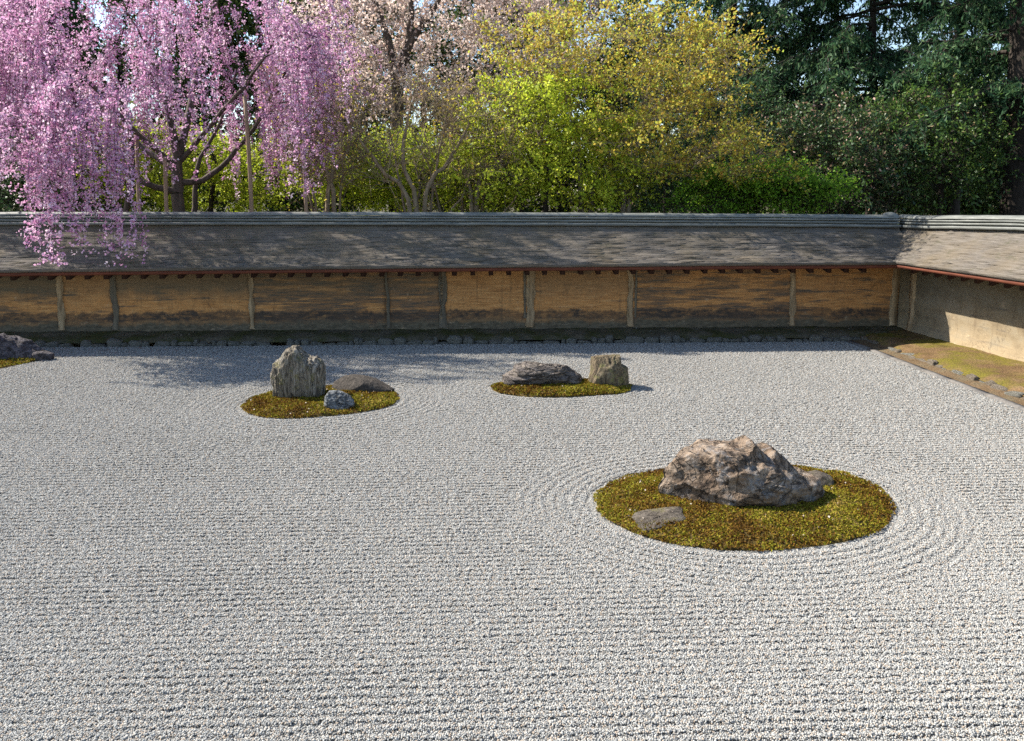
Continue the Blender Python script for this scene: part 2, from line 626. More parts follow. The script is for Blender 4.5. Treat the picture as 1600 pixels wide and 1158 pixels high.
# ------------------------------------------------------------------ gravel pebbles (one mass, raked)
def pebble_clump(seed):
    r = np.random.default_rng(seed)
    ico_v = np.array([[0, 0, 1], [.89, 0, .45], [.28, .85, .45], [-.72, .53, .45], [-.72, -.53, .45], [.28, -.85, .45], [.72, .53, -.45], [-.28, .85, -.45], [-.89, 0, -.45], [-.28, -.85, -.45], [.72, -.53, -.45]])
    ico_f = np.array([[0, 1, 2], [0, 2, 3], [0, 3, 4], [0, 4, 5], [0, 5, 1], [1, 6, 2], [2, 6, 7], [2, 7, 3], [3, 7, 8], [3, 8, 4], [4, 8, 9], [4, 9, 5], [5, 9, 10], [5, 10, 1], [1, 10, 6]])
    V, Fc, T = [], [], []
    n = 0
    pts = []
    while len(pts) < 6:
        p = r.uniform(-0.016, 0.016, 2)
        if all(np.hypot(*(p - q)) > 0.0085 for q in pts):
            pts.append(p)
    for p in pts:
        sc = np.array([r.uniform(.0052, .0088), r.uniform(.0045, .007), r.uniform(.004, .0062)])
        v = ico_v * (1 + r.uniform(-.34, .30, (11, 1))) * sc
        a = r.uniform(0, 6.28); tl = r.uniform(-.5, .5)
        c, s = math.cos(tl), math.sin(tl)
        v = v @ np.array([[1, 0, 0], [0, c, -s], [0, s, c]])
        c, s = math.cos(a), math.sin(a)
        v = v @ np.array([[c, -s, 0], [s, c, 0], [0, 0, 1]])
        V.append(v + np.array([p[0], p[1], r.uniform(-.002, .003)]))
        Fc.append(ico_f + n); n += 11
        T += [float(np.clip(r.normal(.55, .27), 0, .97)) if r.random() > .04 else 1.0] * 15
    return mesh('pebble_clump', np.concatenate(V), np.concatenate(Fc), M['pebble'], tint=T)


clumps = bpy.data.collections.new('pebble_clumps')
for i in range(8):
    clumps.objects.link(bpy.data.objects.new('pebble_clump', pebble_clump(100 + i)))

pts = []
y = 2.2
while y < 13.2:
    sp = 0.0150 + 0.0014 * max(0, y - 3.5)
    half = 0.625 * y + 2.6
    x = np.arange(-half - 0.2, half + 0.2, sp)
    pts.append(np.stack([x, np.full_like(x, y)], -1) + rng.uniform(-.5, .5, (len(x), 2)) * sp)
    y += sp
pts = np.concatenate(pts)
s_, q_ = to_south(pts[:, 0], pts[:, 1])
wd = (pts - WE0) @ WEN
keep = (q_ > GRAVEL_Q + 0.012) & (wd < -0.012)
dist_ring = np.full(len(pts), 9.0)
for k_ in ISL_L:
    d, R = isl_radial(k_, pts[:, 0], pts[:, 1])
    e = d - R
    jag = np.array([mnoise.noise(Vector((p[0] * 16, p[1] * 16, 0))) for p in pts[(e < .2) & (e > -.2)]])
    e2 = e.copy(); e2[(e < .2) & (e > -.2)] += jag * 0.03
    keep &= e2 > -0.004
    dist_ring = np.minimum(dist_ring, e)
pts, q_, dist_ring = pts[keep], q_[keep], dist_ring[keep]
wob = np.array([mnoise.noise(Vector((p[0] * .7, p[1] * .9, 0))) + .35 * mnoise.noise(Vector((p[0] * 3.1, p[1] * 3.1, 4))) for p in pts])
line_h = 0.0060 * np.cos(2 * np.pi * (q_ + wob * 0.008) / 0.062)
amp = np.array([0.75 + 0.6 * mnoise.noise(Vector((p[0] * .55, p[1] * 1.4, 9))) for p in pts])
ring_h = 0.0045 * np.cos(2 * np.pi * (dist_ring + 0.005 * wob) / 0.080)
wring = np.clip((0.62 - dist_ring) / 0.08, 0, 1)
pz = np.where(wring > 0, ring_h * wring + line_h * np.clip(amp, .15, 1.3) * (1 - wring), line_h * np.clip(amp, .15, 1.3)) - 0.006
pz = pz - 0.02 * np.clip((0.06 - dist_ring) / 0.06, 0, 1) * 0.5
gm = bpy.data.meshes.new('gravel')
gm.vertices.add(len(pts))
gm.vertices.foreach_set('co', np.stack([pts[:, 0], pts[:, 1], pz], -1).astype(np.float32).ravel())
gm.materials.append(M['pebble'])
grav = obj('gravel', gm)
tag(grav, 'raked white and grey gravel spread around the rock islands', kind='stuff')
ng = bpy.data.node_groups.new('spread_pebbles', 'GeometryNodeTree')
ng.interface.new_socket('Geometry', in_out='INPUT', socket_type='NodeSocketGeometry')
ng.interface.new_socket('Geometry', in_out='OUTPUT', socket_type='NodeSocketGeometry')
gi = ng.nodes.new('NodeGroupInput'); go = ng.nodes.new('NodeGroupOutput')
ci = ng.nodes.new('GeometryNodeCollectionInfo')
ci.inputs['Collection'].default_value = clumps
ci.inputs['Separate Children'].default_value = True
ip = ng.nodes.new('GeometryNodeInstanceOnPoints')
ip.inputs['Pick Instance'].default_value = True
rv = ng.nodes.new('FunctionNodeRandomValue'); rv.data_type = 'FLOAT_VECTOR'
rv.inputs['Min'].default_value = (-.25, -.25, 0); rv.inputs['Max'].default_value = (.25, .25, 6.283)
rs = ng.nodes.new('FunctionNodeRandomValue'); rs.data_type = 'FLOAT'
rs.inputs[2].default_value = 0.55; rs.inputs[3].default_value = 0.92; rs.inputs['Seed'].default_value = 3
L = ng.links.new
L(gi.outputs[0], ip.inputs['Points']); L(ci.outputs[0], ip.inputs['Instance'])
L(rv.outputs[0], ip.inputs['Rotation']); L(rs.outputs[1], ip.inputs['Scale'])
L(ip.outputs[0], go.inputs[0])
md = grav.modifiers.new('spread', 'NODES'); md.node_group = ng
print('gravel points', len(pts))


# ------------------------------------------------------------------ earthen walls with shingled roofs
def clay_wall(root, EAVE_Q, s0, s1, ridge, eave, posts, panels, clay, zfoot, n_rafter_step, rafter_range, post_specs):
    """local frame: x along the wall, -y towards the garden, z up"""
    ns = max(2, int((s1 - s0) / 0.12))
    S = np.linspace(s0, s1, ns)
    # panels of clay between the posts
    bounds = [s0] + posts + [s1]
    for i in range(len(bounds) - 1):
        a, b = bounds[i], bounds[i + 1]
        nu = max(3, int((b - a) / 0.08)); nv = 20
        U = np.linspace(a, b, nu)
        rows = []
        for u in U:
            zt = float(eave(u)) + 0.10
            for v in range(nv):
                z = zfoot - 0.06 + (zt - zfoot + 0.06) * v / (nv - 1)
                batter = 0.05 * max(0, (0.32 - z)) / 0.3
                rows.append([u, -0.0 - batter + 0.012 * mnoise.noise(Vector((u * 1.8, z * 2.5, 3))) + 0.006 * mnoise.noise(Vector((u * 9, z * 11, 7))), z])
        fr = np.array(rows)
        back = fr.copy(); back[:, 1] = 0.42
        f = grid_faces(nu, nv)
        n = len(fr)
        ends = []
        for e in (0, nu - 1):
            idx = e * nv + np.arange(nv - 1)
            q = np.stack([idx, idx + 1, idx + 1 + n, idx + n], -1)
            ends.append(q if e == 0 else q[:, ::-1])
        o = obj('clay_panel', mesh('clay_panel', np.concatenate([fr, back]), np.concatenate([f, f[:, ::-1] + n] + ends), clay, True), root)
        o.color = (*panels[i % len(panels)], 1)
    # posts
    for (sp, wdt, ztop, zbot, mat, lean, wig) in post_specs:
        nz = 30
        rows = []
        for v in range(nz):
            t = v / (nz - 1)
            z = zbot + (ztop - zbot) * t
            x = sp + lean * (1 - t) + wig * mnoise.noise(Vector((sp * 3, z * 4, 1)))
            w = wdt * (.95 + .5 * mnoise.noise(Vector((sp * 5, z * 5, 8))) + .25 * mnoise.noise(Vector((sp * 5, z * 17, 8))))
            batter = 0.05 * max(0, (0.32 - z)) / 0.3
            rows += [[x - w / 2, 0.05, z], [x - w / 2 + .008, -0.022 - batter, z], [x + w / 2 - .008, -0.022 - batter, z], [x + w / 2, 0.05, z]]
        obj('post', mesh('post', np.array(rows), np.concatenate([grid_faces(nz, 4), np.array([[(nz - 1) * 4, (nz - 1) * 4 + 1, (nz - 1) * 4 + 2, (nz - 1) * 4 + 3]])]), mat), root)
    # roof: stepped shingle courses, front and back slopes
    roof = empty('roof', (0, 0, 0)); roof.parent = root
    NC = 20
    for side in (1, -1):
        verts = []
        sag = np.array([0.012 * mnoise.noise(Vector((s * .6, side * 4, 2))) for s in S])
        for c in range(NC + 1):
            for lip in (0, 1):
                if (c == 0 and lip == 0) or (c == NC and lip == 1):
                    pass
                t = min(1.0, c / NC)
                qf = EAVE_Q + (RIDGE_Q + 0.08 - EAVE_Q) * t
                yy = -qf if side == 1 else (-2 * RIDGE_Q + qf)
                ez = eave(S) + 0.035
                rz = ridge(S) - 0.21
                z = ez + (rz - ez) * (t - 0.10 * math.sin(math.pi * t)) + sag * math.sin(math.pi * t)
                jit = rng.normal(0, .003, ns)
                z = z + (0.016 if lip else 0.0) + jit
                verts.append(np.stack([S, np.full(ns, yy) + rng.normal(0, .006, ns), z], -1))
        V = np.concatenate(verts)
        nr = len(verts)
        f = grid_faces(nr, ns)
        # underside
        e0 = np.stack([S, np.full(ns, -EAVE_Q if side == 1 else -2 * RIDGE_Q + EAVE_Q), eave(S)], -1)
        u0 = np.stack([S, np.full(ns, -0.0 if side == 1 else 0.42), eave(S) + 0.2], -1)
        V = np.concatenate([V, e0, u0])
        k0 = nr * ns
        idx = np.arange(ns - 1)
        fe = np.stack([idx, idx + 1, k0 + idx + 1, k0 + idx], -1)
        fu = np.stack([k0 + idx, k0 + idx + 1, k0 + ns + idx + 1, k0 + ns + idx], -1)
        F_ = np.concatenate([f, fe, fu])
        mi = np.concatenate([np.zeros(len(f)), np.zeros(len(fe)), np.ones(len(fu))])
        obj('shingles', mesh('shingles', V, F_, mats=[M['shingle'], M['soffit']], mat_index=mi), roof)
    # fascia board below the shingles
    v = []
    for s in S:
        z = float(eave(s))
        for (yy, zz) in ((-EAVE_Q + 0.012, z - 0.002), (-EAVE_Q + 0.012, z - 0.052), (-EAVE_Q + 0.05, z - 0.052), (-EAVE_Q + 0.05, z - 0.002)):
            v.append([s, yy, zz])
    fr = grid_faces(ns, 4)
    b = np.arange(ns - 1) * 4
    fr = np.concatenate([fr, np.stack([b + 3, b + 7, b + 4, b], -1)])
    obj('fascia', mesh('fascia', np.array(v), fr, M['fascia']), roof)
    # rafters
    rm = mesh('rafter', np.concatenate([box(-.036, .036, -EAVE_Q + 0.055, 0.02, -.075, 0.0)]), BOXF, M['rafter'])
    rv_ = box(-.036, .036, -EAVE_Q + 0.15, 0.02, -.065, 0.03)
    for i_ in range(8):
        if rv_[i_][1] > 0:
            rv_[i_][2] += 0.17
    rm = mesh('rafter', rv_, BOXF, M['rafter'])
    s = rafter_range[0]
    while s < rafter_range[1]:
        o = obj('rafter', rm, roof, (s, 0.0, float(eave(s)) - 0.062))
        s += n_rafter_step * random.uniform(.975, 1.025)
    # ridge: tile courses and rounded cap
    def course(name, q_half, z0, z1, lip):
        prof = [(-q_half, z0), (-q_half - lip, z0 + (z1 - z0) * .25), (-q_half - lip, z1), (q_half + lip, z1), (q_half + lip, z0 + (z1 - z0) * .25), (q_half, z0)]
        seg = np.linspace(s0, s1, max(2, int((s1 - s0) / 0.31)))
        rows = []
        for j, s in enumerate(seg):
            dz = rng.normal(0, .0022); dq = rng.normal(0, .003)
            for (yy, zz) in prof:
                rows.append([s, -RIDGE_Q + yy + dq, float(ridge(s)) + zz + dz])
        return obj(name, mesh(name, np.array(rows), grid_faces(len(seg), 6), M['tile']), rroot)
    rroot = empty('ridge', (0, 0, 0)); rroot.parent = root
    course('ridge_core', 0.055, -0.215, -0.06, 0.0)
    course('base_tile_course', 0.150, -0.200, -0.158, 0.014)
    course('tile_course', 0.104, -0.140, -0.112, 0.010)
    course('tile_course', 0.100, -0.096, -0.070, 0.012)
    seg = np.linspace(s0, s1, max(2, int((s1 - s0) / 0.3)))
    rows = []
    for s in seg:
        dz = rng.normal(0, .0025)
        for a in np.linspace(0, math.pi, 9):
            rows.append([s, -RIDGE_Q - 0.080 * math.cos(a), float(ridge(s)) - 0.054 + 0.054 * math.sin(a) + dz])
    obj('cap_tile_course', mesh('cap_tile_course', np.array(rows), grid_faces(len(seg), 9), M['tile'], True), rroot)


s_root = empty('south_wall', (OS[0], OS[1], 0), ALPHA)
tag(s_root, 'long low earthen wall with shingled roof, ochre clay stained dark, across the back', 'wall', kind='thing')
PX = [95, 180, 393, 603, 692, 830, 985, 1237]
post_s = [south(p, 470, 0)[0] for p in PX]
S0, S1 = -13.5, _cs + 0.02
PW, PD, PP = M['post'], M['post_dark'], M['plaster_patch']
sp = []
spec = [(95, .10, PW, 0.0, .01), (177, .11, PD, 0.03, .05), (393, .09, PW, 0, .01), (603, .06, PD, .04, .03), (692, .14, PD, 0, .01), (830, .14, PW, -.02, .02), (985, .11, PW, 0, .02), (1237, .12, PW, 0.01, .02)]
for (p, w, mat, lean, wig) in spec:
    s_m = south(p, 470, 0)[0]
    zt = float(s_eave(s_m)) + 0.08
    zb = .16
    if p == 604:
        zt, zb = .72, .30
    sp.append((s_m, w, zt, zb, mat, lean, wig))
    if p in (692, 985, 830):
        dx_ = {692: -.02, 985: .085, 830: -.10}[p]
        sp.append((s_m + dx_, .05, zt - .01, 0.3, PD if p != 692 else PW, 0, .01))
sp.append((_cs - .05, .13, float(s_eave(_cs)) + .05, .15, PW, -.04, .01))
sp.append((south(-110, 470, 0)[0], .11, 1.3, .16, PW, 0, .01))
panel_cols = [(.7, .6, 0), (.72, .9, 0), (.5, .5, 0), (.55, .85, 0), (.88, .5, 0), (.92, .42, 0), (.42, .2, 0), (.5, .5, 0), (.78, .15, 0), (.6, .2, 0)]
clay_wall(s_root, EAVE_Q, S0, S1, s_ridge, s_eave, post_s, panel_cols[1:], M['clay'], 0.13, 0.268, (S0 + .1, _cs - EAVE_Q), sp)

w_rot = math.atan2(WDIR[1], WDIR[0])
w_root = empty('west_wall', (CORNER[0], CORNER[1], 0), w_rot)
tag(w_root, 'pale earthen side wall with shingled roof running towards the viewer, partly sunlit', 'wall', kind='thing')
wsp = [(0.35, .12, 1.3, .12, PW, 0, .01), (3.05, .12, 1.36, .12, PD, 0, .01), (4.9, .12, 1.36, .12, PW, 0, .01)]
clay_wall(w_root, WEST_Q, -0.36, 8.5, w_ridge, w_eave, [0.35, 3.05, 4.9], [(.3, .5, 0), (.5, .9, 0), (.4, .6, 0), (.4, .6, 0)], M['clay_west'], 0.10, 0.262, (EAVE_Q + .12, 8.3), wsp)

# rounded end tile where the two ridges meet
kp = at(1391, 331, (OS + TS * (_cs + .1) - NS * RIDGE_Q)[1])
ang = np.linspace(0, math.pi, 9)
rows = []
for j, xx in enumerate(np.linspace(-.13, .13, 7)):
    r = .075 * math.sqrt(max(.02, 1 - (xx / .14) ** 2))
    for a in ang:
        rows.append([xx, -r * math.cos(a) * 1.1, r * math.sin(a)])
kt = obj('end_tile', mesh('end_tile', np.array(rows), grid_faces(7, 9), M['tile'], True), s_root)
_ks = south(1391, 331, RIDGE_Q)[0]
kt.location = (_ks, -RIDGE_Q, float(s_ridge(_ks)) - 0.03)


# ------------------------------------------------------------------ verge and terrace at the feet of the walls
def sheet(name, fn, nu, nv, mat, label):
    V = np.array([fn(u / (nu - 1), v / (nv - 1)) for u in range(nu) for v in range(nv)])
    return tag(obj(name, mesh(name, V, grid_faces(nu, nv), mat, True)), label, kind='structure')


def verge_fn(u, v):
    s = S0 + (_cs + .1 - S0) * u
    q = 0.47 - 0.52 * v
    z = 0.03 + 0.045 * min(1, v * 6) + 0.075 * v + 0.016 * mnoise.noise(Vector((s * 3, q * 5, 0))) + .01 * mnoise.noise(Vector((s * 11, q * 12, 0)))
    return p_s(s, q, z)


sheet('verge_terrain', verge_fn, 260, 10, M['soil_verge'], 'dark mossy earth bank along the foot of the back wall')


def terr_fn(u, v):
    t = -0.25 + 11.5 * u
    a = WE0 + WED * t + WEN * 0.30
    b = CORNER + WDIR * (t + 0.25) - WN * 0.06
    p = a * (1 - v) + b * v
    z = 0.025 + 0.05 * min(1, v * 7) + 0.035 * v + .02 * mnoise.noise(Vector((p[0] * 2, p[1] * 2, 5))) + .008 * mnoise.noise(Vector((p[0] * 12, p[1] * 12, 5)))
    return [p[0], p[1], z]


sheet('terrace_terrain', terr_fn, 200, 24, M['soil_terrace'], 'brown earth terrace with moss patches below the side wall')


def edge_fn(u, v):
    t = -0.1 + 11.4 * u
    p = WE0 + WED * t + WEN * (0.09 + 0.24 * v)
    return [p[0], p[1], 0.0 + .025 * v + .008 * mnoise.noise(Vector((p[0] * 9, p[1] * 9, 5)))]


sheet('edge_path', edge_fn, 160, 5, M['soil_edge'], 'narrow bare sandy strip between drain slabs and edging stones')

# drain slabs along the right edge of the gravel
drain = tag(empty('drain_kerb', (WE0[0], WE0[1], 0), math.atan2(WED[1], WED[0])), 'narrow grey slab kerb along the right edge of the gravel', kind='structure')
_side = 1.0 if (np.array([-WED[1], WED[0]]) @ WEN) > 0 else -1.0
t = 0.0
while t < 11:
    ln = random.uniform(.55, .95)
    v = box(t + .006, t + ln - .006, min(0, _side * .085), max(0, _side * .085), -.06, .012 + random.uniform(-.004, .004))
    obj('slab', mesh('slab', v, BOXF, M['drain']), drain)
    t += ln


# ------------------------------------------------------------------ stones
def cube_sphere(n):
    """unit directions of a subdivided cube, welded"""
    lin = np.tan(np.linspace(-1, 1, n + 1) * math.pi / 4)
    V, Fq = [], []
    key = {}
    def vid(p):
        k = tuple(np.round(p, 5))
        if k not in key:
            key[k] = len(V); V.append(p)
        return key[k]
    for ax in range(3):
        for sg in (1, -1):
            ids = np.zeros((n + 1, n + 1), int)
            for i in range(n + 1):
                for j in range(n + 1):
                    p = np.zeros(3); p[ax] = sg; p[(ax + 1) % 3] = lin[i]; p[(ax + 2) % 3] = lin[j]
                    ids[i, j] = vid(p)
            a = ids[:-1, :-1]; b = ids[1:, :-1]; c = ids[1:, 1:]; d = ids[:-1, 1:]
            q = np.stack([a, b, c, d], -1).reshape(-1, 4)
            Fq.append(q if sg == 1 else q[:, ::-1])
    V = np.array(V)
    return norm(V), np.concatenate(Fq)


CS = {n: cube_sphere(n) for n in (5, 14, 44, 64, 84)}


def rock(name, outline, Ybase, depth, mat, label, n=44, rough=.03, strata=None, pw=.55, group=None, seed=0, ridged=.5, cuts=9, cat='rock', squash=1.0):
    """outline: silhouette pixels seen from the garden side, built at distance Ybase with its own thickness"""
    P = np.array([at(px, py, Ybase) for px, py in outline])[:, [0, 2]]
    c = (P.max(0) + P.min(0)) / 2
    c[1] = P[:, 1].min() + (P[:, 1].max() - P[:, 1].min()) * .36
    Q = P - c
    D = np.concatenate([Q + (np.roll(Q, -1, 0) - Q) * k / 10 for k in range(10)])
    th = np.arctan2(D[:, 1], D[:, 0]); r = np.hypot(D[:, 0], D[:, 1])
    o = np.argsort(th)
    U, Fq = CS[n]
    a = np.arctan2(U[:, 2], U[:, 0])
    R = np.interp(a, th[o], r[o], period=2 * np.pi)
    h = np.sqrt(np.clip(1 - U[:, 1] ** 2, 0, 1)) ** pw
    yy = np.sign(U[:, 1]) * np.abs(U[:, 1]) ** .85 * depth / 2
    V = np.stack([np.cos(a) * R * h, yy, np.sin(a) * R * h], -1)
    scale = (P[:, 0].max() - P[:, 0].min())
    rg = np.random.default_rng(500 + seed)
    # split faces: flat cuts across the front and the back
    for i in range(cuts):
        nrm = norm(np.array([rg.normal(0, .55), rg.choice([-1, -1, 1]) * rg.uniform(.5, 1), rg.normal(.15, .5)]))
        d = V @ nrm
        lim = d.max() * rg.uniform(.62, .88)
        over = np.clip(d - lim, 0, None)
        V = V - nrm * (over * .88)[:, None]
    V[:, 2] = np.where(V[:, 2] > 0, V[:, 2] * squash, V[:, 2])
    dirn = norm(V * np.array([1, 1.6, 1]))
    disp = np.empty(len(V))
    st = strata or (1, 1, 1)
    for i, p in enumerate(V):
        q0 = Vector((p[0] / scale * 3 + seed, p[1] / scale * 3, p[2] / scale * 3))
        q = Vector((q0.x * st[0], q0.y * st[1], q0.z * st[2]))
        w = mnoise.noise_vector(q0 * 1.3) * .35
        qq = q + w
        cell = mnoise.voronoi(qq * 1.3)[0]
        big = cell[1] - cell[0]
        rd = mnoise.ridged_multi_fractal(qq * 1.6, .85, 2.2, 6, 1.0, 2.0)
        fb = mnoise.fractal(q * 2.6, 1.0, 2.2, 5)
        disp[i] = ridged * (rd * .5 - .7) + .55 * (min(big, .45) - .22) + .55 * fb
    disp -= np.percentile(disp, 60)
    V = V + dirn * (disp * rough * scale)[:, None]
    loc = np.array([c[0], Ybase + depth * .22, c[1]])
    o_ = obj(name, mesh(name, V, Fq, mat, False, tint=None), None, loc)
    o_.data.polygons.foreach_set('use_smooth', np.ones(len(Fq), dtype=bool))
    return tag(o_, label, cat, group)


def depth_of(px, py, z=0.04):
    return ground(px, py, z)[1]


M['rock_a'] = m_rock('striated_grey_rock', [(0.30, (0.087, 0.071, 0.055)), (0.5, (0.266, 0.229, 0.176)), (0.72, (0.512, 0.466, 0.404))], 3.4, (3.6, 3.6, 0.5), 2.0, 1.0, (0.175, 0.159, 0.062), .5, 12)
M['rock_b'] = m_rock('dark_brown_rock', [(0.3, (0.034, 0.029, 0.024)), (0.55, (0.081, 0.068, 0.056)), (0.8, (0.145, 0.123, 0.102))], 5, (1, 1, 1), 3, .6, None, .15, 40)
M['rock_c'] = m_rock('blue_grey_rock', [(0.3, (0.093, 0.102, 0.106)), (0.55, (0.212, 0.221, 0.225)), (0.8, (0.399, 0.404, 0.399))], 5, (1, 1, 1.6), 3, .9, None, .6, 20)
M['rock_d'] = m_rock('layered_mauve_rock', [(0.28, (0.051, 0.044, 0.043)), (0.45, (0.149, 0.128, 0.117)), (0.60, (0.255, 0.212, 0.170)), (0.72, (0.442, 0.425, 0.399))], 4.0, (.8, .8, 3.6), 2.2, 1.0, None, .8, 14)
M['rock_e'] = m_rock('olive_block_rock', [(0.30, (0.072, 0.051, 0.034)), (0.5, (0.187, 0.145, 0.089)), (0.72, (0.306, 0.255, 0.170))], 4, (2.0, 2.0, 0.7), 1.8, .8, (0.162, 0.162, 0.055), .6, 16)
M['rock_f'] = m_rock('craggy_buff_rock', [(0.30, (0.059, 0.042, 0.032)), (0.44, (0.195, 0.136, 0.092)), (0.56, (0.313, 0.239, 0.175)), (0.72, (0.407, 0.392, 0.367))], 4.6, (1, 1, 1.3), 2.6, 1.0, (0.212, 0.210, 0.210), .7, 15)
M['rock_i'] = m_rock('dark_violet_rock', [(0.3, (0.043, 0.038, 0.043)), (0.55, (0.111, 0.098, 0.106)), (0.8, (0.238, 0.221, 0.225))], 5, (1.2, 1.2, 1), 3, 1.0, None, .5, 18)
M['rock_g'] = m_rock('flat_mauve_slab', [(0.3, (0.060, 0.049, 0.038)), (0.55, (0.132, 0.111, 0.089)), (0.8, (0.230, 0.204, 0.174))], 8, (1, 1, 1), 5, .7, (0.145, 0.128, 0.060), .3, 40)

rock('standing_stone', [(424, 645), (426, 606), (420, 597), (421, 584), (426, 569), (436, 561), (444, 548), (452, 543.5), (462, 543), (470, 551), (479, 560), (492, 560), (502, 568), (505, 582), (504, 600), (504, 640), (480, 645), (455, 645), (440, 645)],
     depth_of(460, 622), .34, M['rock_a'], 'tall upright grey rock with vertical grooves on a moss island', 84, .045, (1.8, 1.8, .40), .30, seed=2, ridged=1.0, cuts=3)
rock('low_rock', [(515, 620), (519, 598), (532, 588), (548, 585), (568, 588), (585, 593), (598, 601), (615, 612), (610, 622), (560, 624), (530, 624)],
     depth_of(560, 611), .34, M['rock_b'], 'smooth dark brown low rock behind the tall upright rock', 44, .012, None, .55, seed=5, ridged=.4, cuts=4, squash=.88)
rock('small_rock', [(504, 640), (507, 619), (514, 613), (525, 612), (536, 616), (546, 622), (553, 630), (553, 645), (540, 650), (522, 650), (507, 648)],
     depth_of(530, 636), .22, M['rock_c'], 'small blue-grey rounded rock at the foot of the tall upright rock', 44, .04, (1, 1, 1.6), .5, seed=9, ridged=.8, cuts=6)
rock('layered_rock', [(783, 612), (786, 590), (800, 582), (806, 574), (820, 569), (840, 566), (862, 565), (885, 570), (897, 582), (910, 590), (909, 612), (850, 618), (810, 616)],
     depth_of(850, 601), .50, M['rock_d'], 'long low rock with layered folds near the back wall', 84, .032, (.7, .9, 2.4), .45, seed=12, ridged=1.1, cuts=6)
rock('block_rock', [(917, 616), (923, 585), (925, 561), (935, 558.5), (970, 557), (972, 572), (982, 576), (983, 592), (983, 616), (960, 620), (935, 620)],
     depth_of(950, 601), .34, M['rock_e'], 'square olive-brown block rock with a notched corner', 84, .028, (1.6, 1.6, .6), .22, seed=15, ridged=.8, cuts=7)
rock('big_rock', [(1031, 776), (1042, 742), (1060, 726), (1085, 705), (1110, 692), (1140, 696), (1170, 694), (1185, 681), (1197, 695), (1207, 711), (1222, 699), (1243, 713), (1254, 734), (1264, 748), (1292, 760), (1297, 780), (1290, 806), (1250, 816), (1200, 814), (1160, 804), (1120, 804), (1098, 816), (1070, 812), (1042, 800)],
     depth_of(1160, 790), .85, M['rock_f'], 'large craggy buff and grey rock on the nearest moss island', 84, .036, (.9, .9, 1.2), .62, seed=21, ridged=1.0, cuts=14, squash=.77)
rock('back_rock', [(1256, 762), (1262, 746), (1285, 741), (1303, 748), (1305, 766), (1280, 772)],
     depth_of(1280, 757), .25, M['rock_g'], 'flat grey rock peeking out behind the large craggy rock', 14, .02, None, .6, seed=24, cuts=3)
rock('edge_rock', [(-95, 570), (-82, 540), (-45, 525), (-10, 519), (8, 524), (26, 530), (41, 542), (51, 556), (46, 574), (0, 576), (-60, 576)],
     depth_of(0, 561), .6, M['rock_i'], 'dark violet-grey rock cut off at the left edge', 44, .045, (1.3, 1.3, .9), .5, seed=31, ridged=1.0, squash=.82)
rock('flat_dark_stone', [(44, 563), (50, 551), (66, 549), (80, 554), (80, 564), (55, 568)],
     depth_of(62, 558), .2, M['rock_i'], 'flat dark stone on the moss beside the dark rock at the left edge', 14, .02, None, .6, seed=33, cuts=3)

# flat slab set in the moss
gp = np.array([ground(px, py, .04)[:2] for px, py in [(989, 803), (1012, 799), (1062, 796), (1066, 806), (1070, 815), (1040, 822), (1006, 825), (996, 816)]])
gc = gp.mean(0)
n_ = len(gp)
rings = [(1.03, -.05), (1.02, .004), (.97, .014), (.55, .019), (.0001, .018)]
V = []
for (sc_, z) in rings:
    for p in smooth_loop(gp, 32):
        d_ = (p - gc) * sc_
        V.append([d_[0] + .006 * random.uniform(-1, 1), d_[1] + .006 * random.uniform(-1, 1), (z if z < 0 else float(mound_z('big', *(gc + d_))) + z) + .006 * mnoise.noise(Vector((p[0] * 20, p[1] * 20, sc_ * 4)))])
f_ = grid_faces(5, 32)
b_ = np.arange(4) * 32
f_ = np.concatenate([f_, np.stack([b_ + 31, b_ + 63, b_ + 32, b_], -1)])
tag(obj('flat_slab', mesh('flat_slab', np.array(V), f_[:, ::-1], M['rock_g'], True), None, (gc[0], gc[1], 0)), 'flat mottled slab set in the moss before the large craggy rock', 'rock')


# kerb stones at the foot of the south wall and along the terrace
def kerb_stone_mesh(seed, mat):
    r = np.random.default_rng(seed)
    U, Fq = CS[5]
    sc_ = np.array([.5, .5, .5])
    h = np.abs(U) ** .62 * np.sign(U)
    V = h * sc_
    for i, p in enumerate(V):
        V[i] = p * (1 + .32 * mnoise.noise(Vector((p[0] * 2.2 + seed, p[1] * 2.2, p[2] * 2.2))) + .12 * mnoise.noise(Vector((p[0] * 6 + seed, p[1] * 6, p[2] * 6))))
    return mesh('stone', V, Fq, mat, False)


def stone_row(root, start, end, mats, size, y_off, z0, group_seed):
    ms = [kerb_stone_mesh(group_seed + i, mats[i % len(mats)]) for i in range(10)]
    s = start
    while s < end:
        ln = random.uniform(*size[0])
        hh = random.uniform(*size[1])
        dd = random.uniform(*size[2])
        if random.random() > .10:
            o = obj('stone', random.choice(ms), root, (s + ln / 2, y_off + random.uniform(-.02, .02), z0 + hh * .28 + random.uniform(-.03, .012)))
            o.scale = (ln * 1.0, dd, hh)
            o.rotation_euler = (random.uniform(-.15, .15), random.uniform(-.12, .12), random.uniform(-.2, .2))
        s += ln * random.uniform(.95, 1.08)


k1 = tag(empty('wall_kerb', (OS[0], OS[1], 0), ALPHA), 'row of rough grey stones edging the gravel below the back wall', kind='structure')
stone_row(k1, -9.6, _cs - .4, [M['kerbstone']], ((.06, .27), (.06, .15), (.09, .17)), -0.47, -.018, 300)
k2 = tag(empty('terrace_kerb', (WE0[0], WE0[1], 0), math.atan2(WED[1], WED[0])), 'row of rough brown stones edging the earth terrace', kind='structure')
stone_row(k2, -.15, 8.0, [M['kerbstone_warm'], M['kerbstone_warm'], M['kerbstone']], ((.06, .26), (.05, .11), (.07, .14)), _side * .31, -.008, 340)


